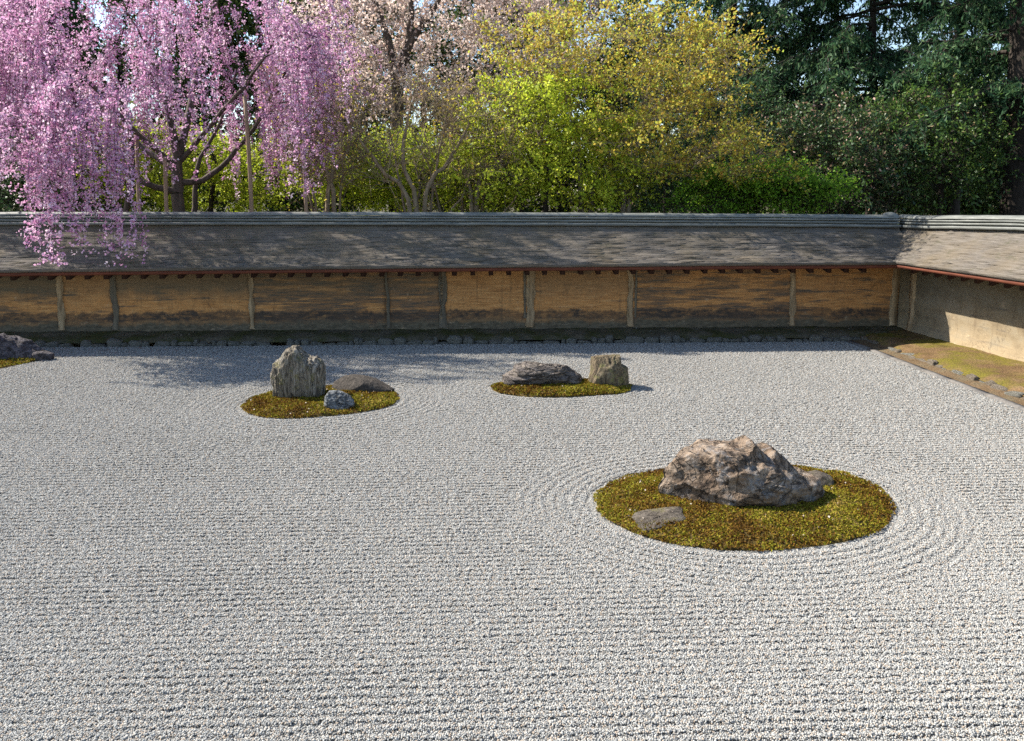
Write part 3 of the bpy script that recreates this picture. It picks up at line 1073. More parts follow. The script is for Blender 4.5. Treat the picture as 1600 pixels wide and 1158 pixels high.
# ------------------------------------------------------------------ moss islands
def m_moss(name):
    k = NT(name)
    v = k.coords()
    t = k.attr('tint')
    p = k.range(k.noise(v, 2.2, 7, 0.7), 0.3, 0.7)
    f = k.math('ADD', k.math('MULTIPLY', t, 0.48), k.math('MULTIPLY', p, 0.55))
    c = k.ramp(f, [(0.28, (0.053, 0.026, 0.007)), (0.40, (0.145, 0.072, 0.013)), (0.50, (0.194, 0.119, 0.016)), (0.58, (0.160, 0.145, 0.013)), (0.70, (0.218, 0.211, 0.018)), (0.82, (0.388, 0.264, 0.065))])
    pr = k.principled(c, 0.9, spec=.1)
    tr = k.n('ShaderNodeBsdfTranslucent'); k.l(c, tr.inputs[0])
    ms = k.n('ShaderNodeMixShader'); ms.inputs[0].default_value = .25
    k.l(pr, ms.inputs[1]); k.l(tr.outputs[0], ms.inputs[2])
    return k.finish(ms.outputs[0])


def m_moss_base(name):
    k = NT(name)
    v = k.coords()
    f = k.noise(v, 40, 5, .7)
    c = k.ramp(f, [(.3, (.045, .03, .012)), (.7, (.15, .105, .03))])
    return k.finish(k.principled(c, .95, k.bump(f, 1., .02), .1))


M['moss'] = m_moss('moss_tuft')
M['moss_base'] = m_moss_base('moss_base')
LIT = leaf_mat('fallen_petal', [(0, (.22, .17, .12)), (1, (.42, .36, .30))], .1)


def moss(key, n, size, label):
    C = ISL_C[key]; Lp = ISL_L[key]
    nr = 14
    V = []
    for i in range(nr):
        t = 1 - (i / (nr - 1))
        for p in Lp:
            q = C + (p - C) * (t * 1.01)
            z = float(mound_z(key, q[0], q[1])) + (.018 * mnoise.noise(Vector((q[0] * 6, q[1] * 6, 0)))) if i else -.03
            V.append([q[0] - C[0], q[1] - C[1], z])
    f = grid_faces(nr, len(Lp))
    b = np.arange(nr - 1) * len(Lp)
    m_ = len(Lp)
    f = np.concatenate([f, np.stack([b + m_ - 1, b + 2 * m_ - 1, b + m_, b], -1)])
    root = obj('moss_island', mesh('moss_island', np.array(V), f[:, ::-1], M['moss_base'], True), None, (C[0], C[1], 0))
    tag(root, label, 'moss')
    # tufts: little upright blades
    lo, hi = Lp.min(0) - .02, Lp.max(0) + .02
    P = rng.uniform(lo, hi, (n, 2))
    d, R = isl_radial(key, P[:, 0], P[:, 1])
    jag = np.array([mnoise.noise(Vector((p[0] * 7, p[1] * 7, 3))) + .6 * mnoise.noise(Vector((p[0] * 19, p[1] * 19, 3))) for p in P]) * .030
    P = P[d < R + jag]
    z = mound_z(key, P[:, 0], P[:, 1]) + .018 * np.array([mnoise.noise(Vector((p[0] * 6, p[1] * 6, 0))) for p in P])
    C3 = np.stack([P[:, 0] - C[0], P[:, 1] - C[1], z + size * .25], -1)
    ax = np.tile(np.array([0, 0, 1.0]), (len(C3), 1)) + rng.normal(size=(len(C3), 3)) * .5
    v, fq = leaves(C3, size, .55, axis=ax, fold=.1)
    t = np.clip(rng.normal(.5, .22, len(C3)), 0, 1)
    o = obj('moss_tufts', mesh('moss_tufts', v, fq, M['moss'], tint=t), root)
    o['kind'] = 'stuff'


moss('standing', 15000, .028, 'olive and gold moss island around the tall upright rock')
moss('low', 11000, .028, 'narrow golden moss island under the block rock and layered rock')
moss('big', 42000, .021, 'large oval olive-brown moss island around the craggy rock')
moss('edge', 9000, .032, 'golden moss island cut off at the left edge')


# fallen petals and husks on the moss and the bank
pp = []
for key, n in (('standing', 40), ('low', 26), ('big', 80), ('edge', 12)):
    lo, hi = ISL_L[key].min(0), ISL_L[key].max(0)
    P = rng.uniform(lo, hi, (n * 2, 2))
    d, R_ = isl_radial(key, P[:, 0], P[:, 1])
    P = P[d < R_ * .97][:n]
    pp.append(np.stack([P[:, 0], P[:, 1], mound_z(key, P[:, 0], P[:, 1]) + .024], -1))
st_ = rng.uniform(-9, _cs - .3, 160); qt_ = rng.uniform(.05, .4, 160)
pp.append(np.array([p_s(a, b, .10 + .075 * (1 - b / .47) + .02) for a, b in zip(st_, qt_)]))
pp = np.concatenate(pp)
v, f = leaves(pp, .016, .8, flat=.6, fold=.1)
tag(obj('fallen_petals', mesh('fallen_petals', v, f, LIT, tint=rng.uniform(0, 1, len(pp)))), 'pale fallen petals scattered on the moss and the bank', kind='stuff')


# ------------------------------------------------------------------ trees
class Skel:
    """limbs attached to the nearest part of what has already grown"""
    def __init__(self, rg):
        self.rg = rg
        self.nodes = np.zeros((0, 3)); self.dirs = np.zeros((0, 3)); self.rads = np.zeros(0)
        self.paths = []; self.radii = []

    def add(self, path, r0, r1):
        path = np.asarray(path, float)
        K = 8
        d = np.concatenate([[0], np.cumsum(np.linalg.norm(np.diff(path, axis=0), axis=1))])
        t = np.linspace(0, d[-1], K)
        P = np.stack([np.interp(t, d, path[:, i]) for i in range(3)], -1)
        r = np.linspace(r0, r1, K)
        self.paths.append(P); self.radii.append(r)
        n = 14
        t2 = np.linspace(0, d[-1], n)
        N = np.stack([np.interp(t2, d, path[:, i]) for i in range(3)], -1)
        self.nodes = np.concatenate([self.nodes, N])
        self.dirs = np.concatenate([self.dirs, norm(np.gradient(N, axis=0))])
        self.rads = np.concatenate([self.rads, np.linspace(r0, r1, n)])

    def stem(self, pts, r0, r1, n=40, wig=.03):
        P = np.array(pts, float)
        m = len(P)
        out = []
        for i in range(n):
            u = i / (n - 1) * (m - 1)
            j = min(int(u), m - 2); t = u - j
            p0 = P[max(j - 1, 0)]; p1 = P[j]; p2 = P[j + 1]; p3 = P[min(j + 2, m - 1)]
            out.append(0.5 * ((2 * p1) + (-p0 + p2) * t + (2 * p0 - 5 * p1 + 4 * p2 - p3) * t * t + (-p0 + 3 * p1 - 3 * p2 + p3) * t ** 3))
        out = np.array(out)
        out[2:] += self.rg.normal(0, wig * .3, (n - 2, 3))
        # long stems are cut into two runs so the bends survive
        rr = np.linspace(r0, r1, n)
        k = n // 2
        self.add(out[:k + 1], rr[0], rr[k]); self.add(out[k:], rr[k], rr[-1])

    def grow(self, targets, up=.3, taper=.35, rmax=.06, sag=0.0, kr=.014, low_pen=1.6):
        order = np.argsort(np.min(np.linalg.norm(targets[:, None, :] - self.nodes[None, ::6, :], axis=2), axis=1))
        for i in order:
            p = targets[i]
            dv = p - self.nodes
            dist = np.linalg.norm(dv, axis=1)
            cost = dist + low_pen * np.clip(self.nodes[:, 2] - p[2], 0, None) - .35 * np.clip((dv * self.dirs).sum(1), 0, None)
            j = int(np.argmin(cost))
            p0 = self.nodes[j]; L_ = dist[j]
            if L_ < .05:
                continue
            d0 = norm(self.dirs[j] * .6 + dv[j] / L_)
            c1 = p0 + d0 * L_ * .4 + np.array([0, 0, up * L_ * .3])
            c2 = p - norm(dv[j]) * L_ * .3 + np.array([0, 0, up * L_ * .25 + sag * L_]) + self.rg.normal(0, .06 * L_, 3)
            t = np.linspace(0, 1, 10)[:, None]
            path = (1 - t) ** 3 * p0 + 3 * (1 - t) ** 2 * t * c1 + 3 * (1 - t) * t ** 2 * c2 + t ** 3 * p
            path[1:-1] += self.rg.normal(0, .018 * L_, (8, 3))
            r0 = min(self.rads[j] * .75, rmax, .006 + kr * L_)
            self.add(path, r0, max(.003, r0 * taper))

    def mesh(self, name, mat, sides=7):
        v, f = tubes(np.array(self.paths), np.array(self.radii), sides)
        return v, f

    def sample(self, n, tmin=.25, maxrad=.03, wlen=True):
        P = np.array(self.paths); R = np.array(self.radii)
        ok = R[:, -1] < maxrad
        P = P[ok]
        ln = np.linalg.norm(np.diff(P, axis=1), axis=2).sum(1)
        w = ln / ln.sum()
        b = self.rg.choice(len(P), n, p=w)
        t = self.rg.uniform(tmin, 1, n) * (P.shape[1] - 1)
        j = np.minimum(t.astype(int), P.shape[1] - 2); u = (t - j)[:, None]
        pos = P[b, j] * (1 - u) + P[b, j + 1] * u
        tan = norm(P[b, j + 1] - P[b, j])
        return pos, tan


def twig_paths(pos, tan, length, rg, zscale=1.0, bias=(0, 0, .25), droop=0.0, K=5, follow=.7, kink=.12):
    n = len(pos)
    d = rg.normal(size=(n, 3))
    d[:, 2] *= zscale
    d = norm(norm(d) + tan * follow + np.array(bias))
    L_ = length * rg.uniform(.5, 1.4, n)
    t = np.linspace(0, 1, K)
    P = pos[:, None, :] + d[:, None, :] * (L_[:, None] * t[None, :])[..., None]
    P[..., 2] += droop * L_[:, None] * t[None, :] ** 2
    P[:, 1:] += rg.normal(size=(n, K - 1, 3)) * (kink * L_ / K)[:, None, None]
    return P


def on_twigs(P, per, rg, jit, tmin=.15, bt=(1.6, .9)):
    n, K, _ = P.shape
    b = np.repeat(np.arange(n), per)
    t = (tmin + (1 - tmin) * rg.beta(*bt, len(b))) * (K - 1)
    j = np.minimum(t.astype(int), K - 2); u = (t - j)[:, None]
    pos = P[b, j] * (1 - u) + P[b, j + 1] * u
    ax = norm(P[b, j + 1] - P[b, j])
    return pos + rg.normal(0, jit, pos.shape), ax


def blob(rg, n, c, r, shell=.55, zmin=None):
    d = norm(rg.normal(size=(n, 3)))
    rr = rg.uniform(shell ** 3, 1, n) ** (1 / 3)
    p = np.array(c) + d * rr[:, None] * np.array(r)
    if zmin is not None:
        p[:, 2] = np.maximum(p[:, 2], zmin + rg.uniform(0, .4, n))
    return p


def build_tree(name, base, sk, twigs, leaf, bark, label, cat='tree', group=None, twig_r=.004, extra=None, sides=7):
    root = empty(name, tuple(base))
    tag(root, label, cat, group)
    b = np.array(base)
    v, f = sk.mesh('trunk', bark, sides)
    obj('trunk', mesh('trunk', v - b, f, bark, True), root)
    if twigs is not None and len(twigs):
        rr = np.linspace(twig_r, twig_r * .4, twigs.shape[1])[None, :].repeat(len(twigs), 0)
        v, f = tubes(twigs, rr, 3)
        obj('twigs', mesh('twigs', v - b, f, bark, False), root)['kind'] = 'stuff'
    if leaf is not None:
        v, f, tint, mat = leaf
        obj('crown', mesh('crown', v - b, f, mat, False, tint=tint), root)
    return root


BK_CHERRY = bark_mat('cherry_bark', (0.035, 0.026, 0.02), (0.13, 0.10, 0.08))
BK_GREY = bark_mat('grey_bark', (0.11, 0.085, 0.06), (0.34, 0.27, 0.20))
BK_TWIG = bark_mat('brown_twig_bark', (0.13, 0.095, 0.06), (0.33, 0.255, 0.17))
BK_DARK = bark_mat('dark_conifer_bark', (0.014, 0.011, 0.009), (0.055, 0.042, 0.034))
LF_PINK = leaf_mat('pink_blossom', [(0, (0.352, 0.132, 0.271)), (.3, (0.566, 0.274, 0.463)), (.6, (0.704, 0.437, 0.613)), (1, (0.859, 0.732, 0.814))], .42)
LF_PALE = leaf_mat('pale_pink_blossom', [(0, (0.399, 0.257, 0.199)), (.35, (0.703, 0.551, 0.475)), (1, (0.874, 0.788, 0.731))], .5)
LF_OCHRE = leaf_mat('ochre_young_leaf', [(0, (.35, .21, .04)), (.3, (.47, .35, .06)), (.65, (.51, .47, .07)), (1, (.40, .50, .08))], .55)
LF_LIME = leaf_mat('lime_young_leaf', [(0, (.18, .25, .015)), (.5, (.40, .50, .035)), (1, (.62, .64, .08))], .5)
LF_GREEN = leaf_mat('fresh_green_leaf', [(0, (.06, .14, .012)), (.5, (.16, .33, .025)), (1, (.33, .48, .05))], .5)
LF_DARK = leaf_mat('dark_glossy_leaf', [(0, (.018, .042, .014)), (.5, (.05, .115, .035)), (.9, (.13, .20, .055)), (1, (.22, .14, .09))], .3, .4, .5)
LF_RED = leaf_mat('dark_leaf_with_rusty_shoots', [(0, (.018, .042, .016)), (.5, (.05, .11, .035)), (.7, (.12, .16, .045)), (.82, (.26, .17, .10)), (1, (.52, .33, .27))], .3, .45, .4)
LF_MID = leaf_mat('mid_green_leaf', [(0, (.02, .05, .012)), (.5, (.075, .15, .03)), (.9, (.20, .29, .06)), (1, (.38, .27, .17))], .4, .4, .4)
LF_CON = leaf_mat('conifer_spray', [(0, (.016, .045, .022)), (.55, (.05, .115, .052)), (1, (.15, .24, .09))], .35)
LF_BACK = leaf_mat('woodland_leaf', [(0, (.03, .06, .018)), (.5, (.08, .13, .03)), (1, (.24, .27, .07))], .4)


def tints(n, rg, mu=.5, sd=.24):
    return np.clip(rg.normal(mu, sd, n), 0, 1)


# ---- weeping cherry
def weeping_cherry():
    rg = np.random.default_rng(41)
    base = np.array([*at(283, 330, 14.7)[:2], -0.09])
    X, Y = base[0], base[1]
    sk = Skel(rg)
    T = lambda px, py, yy: at(px, py, yy - .3)
    fork = T(278, 250, 15.0)
    sk.stem([base, T(280, 330, 15), T(277, 290, 15.0), fork], .13, .09)
    sk.stem([fork, T(270, 205, 14.9), T(255, 140, 14.7), T(225, 60, 14.4)], .085, .035)
    sk.stem([fork, T(290, 200, 15.1), T(305, 130, 15.4), T(330, 40, 15.6), T(340, -60, 15.8)], .08, .03)
    sk.stem([T(277, 300, 15), T(235, 290, 14.6), T(195, 265, 14.2), T(150, 225, 13.6), T(120, 170, 12.9), T(110, 120, 12.3)], .06, .02)
    sk.stem([T(279, 270, 15), T(230, 235, 15.3), T(160, 180, 15.6), T(70, 110, 15.9), T(-40, 60, 16.2)], .06, .02)
    sk.stem([T(280, 285, 15), T(320, 280, 15.2), T(355, 250, 15.4), T(400, 195, 15.4), T(440, 120, 15.3), T(485, 70, 15.2)], .06, .02)
    sk.stem([T(284, 250, 15), T(330, 195, 14.6), T(385, 130, 14.3), T(430, 60, 14.2)], .05, .02)
    sk.stem([T(278, 260, 15), T(215, 210, 14.3), T(140, 130, 13.6), T(60, 70, 13.2), T(-20, 60, 13.0)], .05, .02)
    sk.stem([T(196, 335, 15.4), T(203, 300, 15.4), T(208, 255, 15.4), T(200, 190, 15.3), T(175, 120, 15.2)], .06, .025)
    sk.stem([T(303, 335, 15.5), T(306, 300, 15.5), T(312, 250, 15.6), T(345, 190, 15.7), T(370, 110, 15.8)], .055, .02)
    # crown dome
    n = 210
    ph = rg.uniform(0, 2 * np.pi, n); r = np.sqrt(rg.uniform(.05, 1, n))
    tg = np.stack([X + r * np.cos(ph) * 4.0 - .5, Y + r * np.sin(ph) * 2.8 - .05, 6.4 - 2.3 * r ** 2 + rg.normal(0, .55, n)], -1)
    over = np.stack([rg.uniform(-7.0, -5.2, 26), rg.uniform(10.9, 12.0, 26), rg.uniform(2.7, 4.0, 26)], -1)
    tg = np.concatenate([tg, over])
    sk.grow(tg, up=.5, rmax=.05, kr=.011, sag=.1)
    # hanging strands
    ns = 2000
    pos, tan = sk.sample(ns, .3, .035)
    gap = np.array([mnoise.noise(Vector((p[0] * .9, p[1] * .9 + 5, p[2] * .9))) + .5 * mnoise.noise(Vector((p[0] * 2.3, p[1] * 2.3, p[2] * 2.3))) for p in pos])
    k = (pos[:, 2] > 2.8) & (gap > rg.uniform(-.32, .15, len(pos)))
    k |= (pos[:, 1] < 12.3) & (pos[:, 2] > 2.5)
    pos, tan = pos[k], tan[k]
    ns = len(pos)
    out = norm(np.stack([pos[:, 0] - X, pos[:, 1] - Y, np.zeros(ns)], -1) + rg.normal(0, .5, (ns, 3)) * np.array([1, 1, 0]))
    K = 10
    t = np.linspace(0, 1, K)
    L_ = rg.uniform(.7, 2.3, ns)
    # how low a strand may hang: open under the middle of the crown, long at the rim
    px = 800 + pos[:, 0] / pos[:, 1] * F_PX
    rim = np.interp(px, [-80, 20, 60, 150, 190, 240, 330, 390, 410, 480, 520, 560], [2.2, 2.1, 2.1, 2.15, 2.4, 2.55, 2.55, 2.4, 2.1, 2.1, 3.0, 3.6])
    rim = rim + rg.gamma(1.3, .5, ns)
    s_, q_ = to_south(pos[:, 0] + out[:, 0] * .3, pos[:, 1] + out[:, 1] * .3)
    front = (q_ > .95) & (px > 70) & (px < 235)
    rim = np.where(front, rg.uniform(1.22, 2.6, ns), rim)
    rim = np.where((q_ > .1) & (q_ <= .95), np.maximum(rim, 2.25), rim)
    L_ = np.where((px > 385) & (px < 500), L_ * 1.7, L_)
    low = (px > 195) & (px < 400) & (rg.random(ns) < .32) & (q_ < .1)
    rim = np.where(low, rg.uniform(2.0, 2.7, ns), rim)
    L_ = np.where(low, rg.uniform(1.6, 3.4, ns), L_)
    L_ = np.minimum(L_, np.maximum(pos[:, 2] - rim, .25))
    L_ = np.where(front, np.maximum(pos[:, 2] - rim, .3), L_)
    reach = rg.uniform(.08, .65, ns)
    P = np.empty((ns, K, 3))
    arch = 1 - np.exp(-3.2 * t)
    P[..., :2] = pos[:, None, :2] + out[:, None, :2] * (reach[:, None] * arch[None])[..., None]
    P[..., 2] = pos[:, None, 2] + .12 * np.sin(np.minimum(t * 4, np.pi))[None] * reach[:, None] * 2 - L_[:, None] * t[None] ** 1.35
    P[:, 1:, :2] += np.cumsum(rg.normal(0, .012, (ns, K - 1, 2)), axis=1)
    # bunches of blossom along each strand
    nb = np.maximum(3, (L_ * 17 * rg.uniform(.45, 1.25, ns)).astype(int))
    b = np.repeat(np.arange(ns), nb)
    tt = np.clip(rg.beta(1.5, 1.15, len(b)), 0, 1) * (K - 1)
    j = np.minimum(tt.astype(int), K - 2); u = (tt - j)[:, None]
    bc = P[b, j] * (1 - u) + P[b, j + 1] * u + rg.normal(0, .016, (len(b), 3))
    bt = np.clip(rg.normal(.52, .18, len(b)) + .10 * rg.normal(size=ns)[b], 0, 1)
    per = 5
    C = np.repeat(bc, per, 0) + rg.normal(0, .023, (len(bc) * per, 3))
    tint = np.clip(np.repeat(bt, per) + rg.normal(0, .12, len(C)), 0, 1)
    # blossom on the spurs of the upper boughs
    p2, t2 = sk.sample(2600, .2, .03)
    p2 = p2[p2[:, 2] > 3.3]
    C2 = np.repeat(p2, 5, 0) + rg.normal(0, .05, (len(p2) * 5, 3))
    C = np.concatenate([C, C2]); tint = np.concatenate([tint, tints(len(C2), rg, .5, .2)])
    v, f = leaves(C, .036, .85, fold=.18, rg=rg)
    print('cherry petals', len(C))
    build_tree('weeping_cherry', base, sk, P, (v, f, tint, LF_PINK), BK_CHERRY, 'weeping cherry in pink blossom hanging over the wall', twig_r=.0045)


weeping_cherry()


def broad_tree(name, label, seed, px, Y, stems, blobs, ntar, ntwig, tl, per, lsize, lmat, bark, base_px=None, zs=1.0, bias=(0, 0, .25), droop=0., flat=0., aspect=.6, jit=.04, rmax=.06, up=.3, mu=.5, sd=.24, group=None, twig_r=.004, follow=.7, cat='tree', low_pen=1.6, r0=.12, r1=.03, axis_follow=False, shell=.5, thin=.05, extra_stems=0):
    rg = np.random.default_rng(seed)
    base = np.array([*at(px, 330, Y)[:2], -.09])
    sk = Skel(rg)
    for st in stems:
        pts = [np.array([base[0] + (at(st[0][0], 330, Y)[0] - base[0]), Y, -.09])] + [at(a, b_, Y + (c_ if len(q) > 2 else 0)) for q in st for (a, b_, c_) in [(*q, 0)[:3]]]
        sk.stem(pts, r0, r1)
    for _ in range(extra_stems):
        a0 = base + np.array([rg.normal(0, .12), rg.normal(0, .12), 0])
        ph = rg.uniform(0, 6.28); sp_ = rg.uniform(.5, 1.5); hh = rg.uniform(2.4, 4.4)
        d_ = np.array([math.cos(ph), .6 * math.sin(ph), 0]) * sp_
        sk.stem([a0, a0 + d_ * .2 + [0, 0, hh * .35], a0 + d_ * .55 + [0, 0, hh * .7], a0 + d_ + [0, 0, hh]], r0 * .6, r1 * .6, wig=.1)
    tg = []
    tot = sum(b[3] for b in blobs)
    for (cx, cy, cY, w, rx, rz, ry) in blobs:
        c = at(cx, cy, Y + cY)
        s = Y / F_PX
        tg.append(blob(rg, max(3, int(ntar * w / tot)), c, (rx * s, ry, rz * s), shell))
    tg = np.concatenate(tg)
    sk.grow(tg, up=up, rmax=rmax, low_pen=low_pen)
    pos, tan = sk.sample(ntwig, .3, .03)
    tw = twig_paths(pos, tan, tl, rg, zs, bias, droop, follow=follow)
    lf = None
    if per:
        C, ax = on_twigs(tw, per, rg, jit)
        # leaves thin out unevenly: whole sprays are missing here and there
        keep = np.array([mnoise.noise(Vector((p[0] * 1.5 + seed, p[1] * 1.5, p[2] * 2.2))) + .5 * mnoise.noise(Vector((p[0] * 3.7, p[1] * 3.7 + seed, p[2] * 4.6))) for p in C[::per]])
        keep = np.repeat(keep, per)[:len(C)] > rg.uniform(-.50, -.16 + thin, len(C))
        C, ax = C[keep], ax[keep]
        v, f = leaves(C, lsize, aspect, axis=ax if axis_follow else None, flat=flat, rg=rg)
        tint = tints(len(C), rg, mu, sd)
        lf = (v, f, tint, lmat)
        print(name, 'leaves', len(C), 'limbs', len(sk.paths))
    return build_tree(name, base, sk, tw, lf, bark, label, cat, group, twig_r)


# ---- bare, twiggy shrubs and young trees behind the middle of the wall
for i, (px, Y, st, bl, lab) in enumerate([
    (512, 14.7, [[(512, 300), (530, 255), (570, 200)], [(520, 300), (500, 250), (490, 190)]], [(520, 220, 0, 2, 75, 75, 1.0)], 'twiggy bare tree just right of the weeping cherry'),
    (655, 14.4, [[(650, 310), (632, 270), (630, 225), (645, 160)], [(665, 305), (700, 255), (735, 190)], [(640, 320), (600, 270), (560, 215)]], [(620, 200, 0, 2, 110, 90, 1.2), (720, 220, 0, 1, 90, 80, 1.)], 'bare twiggy tree with a curved double trunk behind the middle of the wall'),
    (735, 14.9, [[(745, 300), (775, 260), (800, 215), (820, 160)], [(735, 300), (715, 250), (700, 190)]], [(770, 210, 0, 2, 100, 85, 1.1)], 'bare twiggy tree leaning right before the lime-green maple'),
]):
    broad_tree('bare_tree', lab, 60 + i, px, Y, st, bl, 130, 800, .62, 2, .05, LF_OCHRE, BK_TWIG, bias=(0, 0, .4), rmax=.03, r0=.06, r1=.018, mu=.45, thin=.3, extra_stems=4, twig_r=.005, group='bare twiggy trees behind the wall', sd=.25)

# ---- pale cherry behind
broad_tree('pale_cherry', 'tall cherry in faded pale pink blossom behind the bare trees', 80, 625, 20.0, [[(622, 250), (618, 130), (600, 40), (560, -60)], [(622, 200), (632, 90), (680, 10), (730, -60)], [(620, 160), (640, 60), (640, -60)]],
           [(690, 60, 0, 3, 250, 130, 2.2), (560, 80, 1, 2, 140, 120, 2.0), (830, 40, 0, 1.4, 130, 90, 1.8), (700, -60, 0, 2, 260, 90, 2.)], 300, 3600, .65, 13, .075, LF_PALE, BK_CHERRY, r0=.16, r1=.05, rmax=.06, aspect=.85, mu=.46, jit=.05, thin=.48)

# ---- ochre maple
broad_tree('ochre_maple', 'spreading maple with ochre-yellow young leaves right of centre', 90, 930, 15.2, [[(908, 320), (905, 270), (898, 210), (880, 130), (860, 60)], [(975, 310), (990, 270), (1000, 200), (1020, 110)], [(925, 300), (960, 240), (1010, 180), (1080, 120)], [(985, 300), (1030, 260), (1090, 230)]],
           [(930, 75, 0, 3, 150, 75, 1.5), (1050, 110, -.3, 3, 125, 75, 1.3), (1040, 215, -.4, 3, 160, 60, 1.4), (1120, 265, -.4, 1.6, 110, 30, 1.1), (840, 90, .2, 1, 80, 55, 1.)], 330, 2300, .55, 16, .054, LF_OCHRE, BK_GREY, zs=.3, bias=(0.5, 0, .22), r0=.065, r1=.02, rmax=.038, flat=.25, aspect=.75, mu=.5, sd=.3, follow=1.0, jit=.035, thin=.50, group='maples in young leaf')

# ---- lime maples lower down
for i, (px, Y, st, bl, lab) in enumerate([
    (850, 15.1, [[(852, 310), (858, 260), (840, 200)], [(815, 315), (800, 280), (770, 230)]], [(860, 190, 0, 3.5, 140, 75, 1.2), (900, 280, 0, 2, 130, 45, 1.3), (780, 270, 0, 2, 100, 55, 1.2)], 'lime-green maple glowing behind the ochre maple'),
    (610, 16.6, [[(610, 310), (600, 265), (620, 220)]], [(600, 270, 0, 3, 140, 60, 1.4), (700, 290, 0, 2, 90, 45, 1.3)], 'yellow-green maple seen through the bare trees'),
    (330, 17.5, [[(330, 310), (340, 265), (320, 220)]], [(300, 270, 0, 3, 150, 60, 1.6), (430, 280, 0, 2, 110, 55, 1.3), (200, 250, 0, 2, 90, 70, 1.3)], 'yellow-green maple seen under the weeping cherry'),
]):
    broad_tree('lime_maple', lab, 100 + i, px, Y, st, bl, 190, 2100, .5, 16, .058, LF_LIME, BK_DARK, zs=.4, bias=(0, 0, .12), r0=.07, r1=.025, rmax=.035, flat=.35, thin=.3, aspect=.75, mu=.65 if i == 0 else .5, group='maples in young leaf')

broad_tree('green_maple', 'low bright green maple spilling along the wall near the corner', 110, 1210, 15.0, [[(1185, 310), (1200, 290), (1240, 280)]], [(1230, 300, 0, 2, 95, 26, .9), (1170, 285, 0, 2, 80, 25, .9), (1100, 312, 0, 1, 70, 22, .8)], 110, 2300, .42, 10, .05, LF_GREEN, BK_DARK, zs=.35, bias=(.25, 0, .02), r0=.05, r1=.02, rmax=.025, flat=.4, aspect=.7, group='maples in young leaf')

# ---- dark evergreen shrubs
for i, (px, Y, st, bl, mat, lab) in enumerate([
    (1330, 16.6, [[(1330, 310), (1325, 260), (1335, 200)]], [(1320, 260, 0, 3, 110, 85, 1.3), (1270, 215, .3, 1, 90, 60, 1.1)], LF_RED, 'dark shrub with rusty shoots behind the wall corner'),
    (1470, 16.8, [[(1470, 310), (1475, 250), (1465, 190)]], [(1460, 235, 0, 3, 95, 100, 1.2), (1400, 200, .5, 1, 70, 60, 1.)], LF_MID, 'tall glossy evergreen shrub beside the dark trunk'),
    (1640, 17.6, [[(1640, 310), (1645, 260), (1635, 190)]], [(1640, 245, 0, 3, 110, 100, 1.4)], LF_DARK, 'glossy evergreen shrub cut off at the right edge'),
    (1040, 18.5, [[(1040, 310), (1045, 285), (1050, 260)]], [(1040, 290, 0, 3, 110, 60, 1.2), (1170, 230, 0, 2, 100, 90, 1.3)], LF_DARK, 'dark evergreen shrub behind the ochre maple'),
    (40, 17.5, [[(40, 310), (50, 270), (45, 230)]], [(40, 270, 0, 3, 120, 75, 1.3), (130, 290, 0, 2, 80, 55, 1.1)], LF_DARK, 'dark evergreen shrub behind the weeping cherry at the left'),
]):
    broad_tree('evergreen_shrub', lab, 120 + i, px, Y, st, bl, 170, 2100, .5, 13, .07, mat, BK_DARK, thin=.55, r0=.07, r1=.03, rmax=.035, aspect=.5, cat='shrub', group='dark evergreen shrubs behind the wall', mu=.46, sd=.26)


# ---- conifers
def conifer(label, seed, px, Y, r_base, h, z_low, nb, reach, spray, sx=None):
    rg = np.random.default_rng(seed)
    base = np.array([*at(px, 330, Y)[:2], -.09])
    sk = Skel(rg)
    top = base + np.array([rg.normal(0, .2), rg.normal(0, .2), h])
    mid = (base + top) / 2 + np.array([.05, 0, 0])
    sk.stem([base, base + np.array([0, 0, 1.5]), mid, top], r_base, r_base * .35, wig=.01)
    zz = rg.uniform(z_low, h * .97, nb)
    ph = rg.uniform(0, 2 * np.pi, nb)
    ln = reach * rg.uniform(.45, 1.1, nb) * np.clip((h * 1.25 - zz) / (h * .8), .3, 1)
    for z, p, l_ in zip(zz, ph, ln):
        a = base + (top - base) * (z / h)
        d = np.array([math.cos(p), math.sin(p), 0])
        side = np.array([-d[1], d[0], 0])
        t = np.linspace(0, 1, 9)[:, None]
        path = a + d * l_ * t + np.array([0, 0, 1]) * (l_ * (.12 * t - .38 * t ** 2)) + side * .15 * l_ * np.sin(t * 3) * rg.normal()
        path[1:] += rg.normal(0, .02 * l_, (8, 3))
        sk.add(path, min(.05, .012 + .012 * l_), .006)
    pos, tan = sk.sample(spray, .2, .02)
    flat_t = tan.copy()
    tw = twig_paths(pos, flat_t, .5, rg, .35, (0, 0, -.25), -.35, K=5, follow=.8)
    C, ax = on_twigs(tw, 13, rg, .03, .05)
    C[:, 2] -= np.abs(rg.normal(0, .03, len(C)))
    v, f = leaves(C, .14, .30, axis=ax * .6 + np.array([0, 0, -.35]), rg=rg, fold=.05)
    print('conifer needles', len(C))
    return build_tree('conifer', base, sk, tw, (v, f, tints(len(C), rg, .48, .25), LF_CON), BK_DARK, label, 'tree', 'tall dark conifers behind the right side of the wall', .006, sides=10)


conifer('thick-trunked conifer rising at the right edge', 140, 1598, 17.0, .52, 11.0, 4.1, 90, 3.0, 3600)
conifer('slender conifer whose sprays hang over the blue sky gap', 141, 1360, 20.5, .14, 12.5, 3.9, 100, 3.0, 3600)
conifer('dark conifer behind the crown of the ochre maple', 142, 1130, 22.0, .24, 13.0, 3.2, 100, 2.6, 4200)
conifer('far conifer between the two big dark trunks', 143, 1490, 25.0, .22, 13.5, 6.0, 80, 3.2, 2800)
conifer('dark conifer behind the weeping cherry', 144, 60, 24.0, .25, 12.0, 3.0, 80, 2.8, 2800)

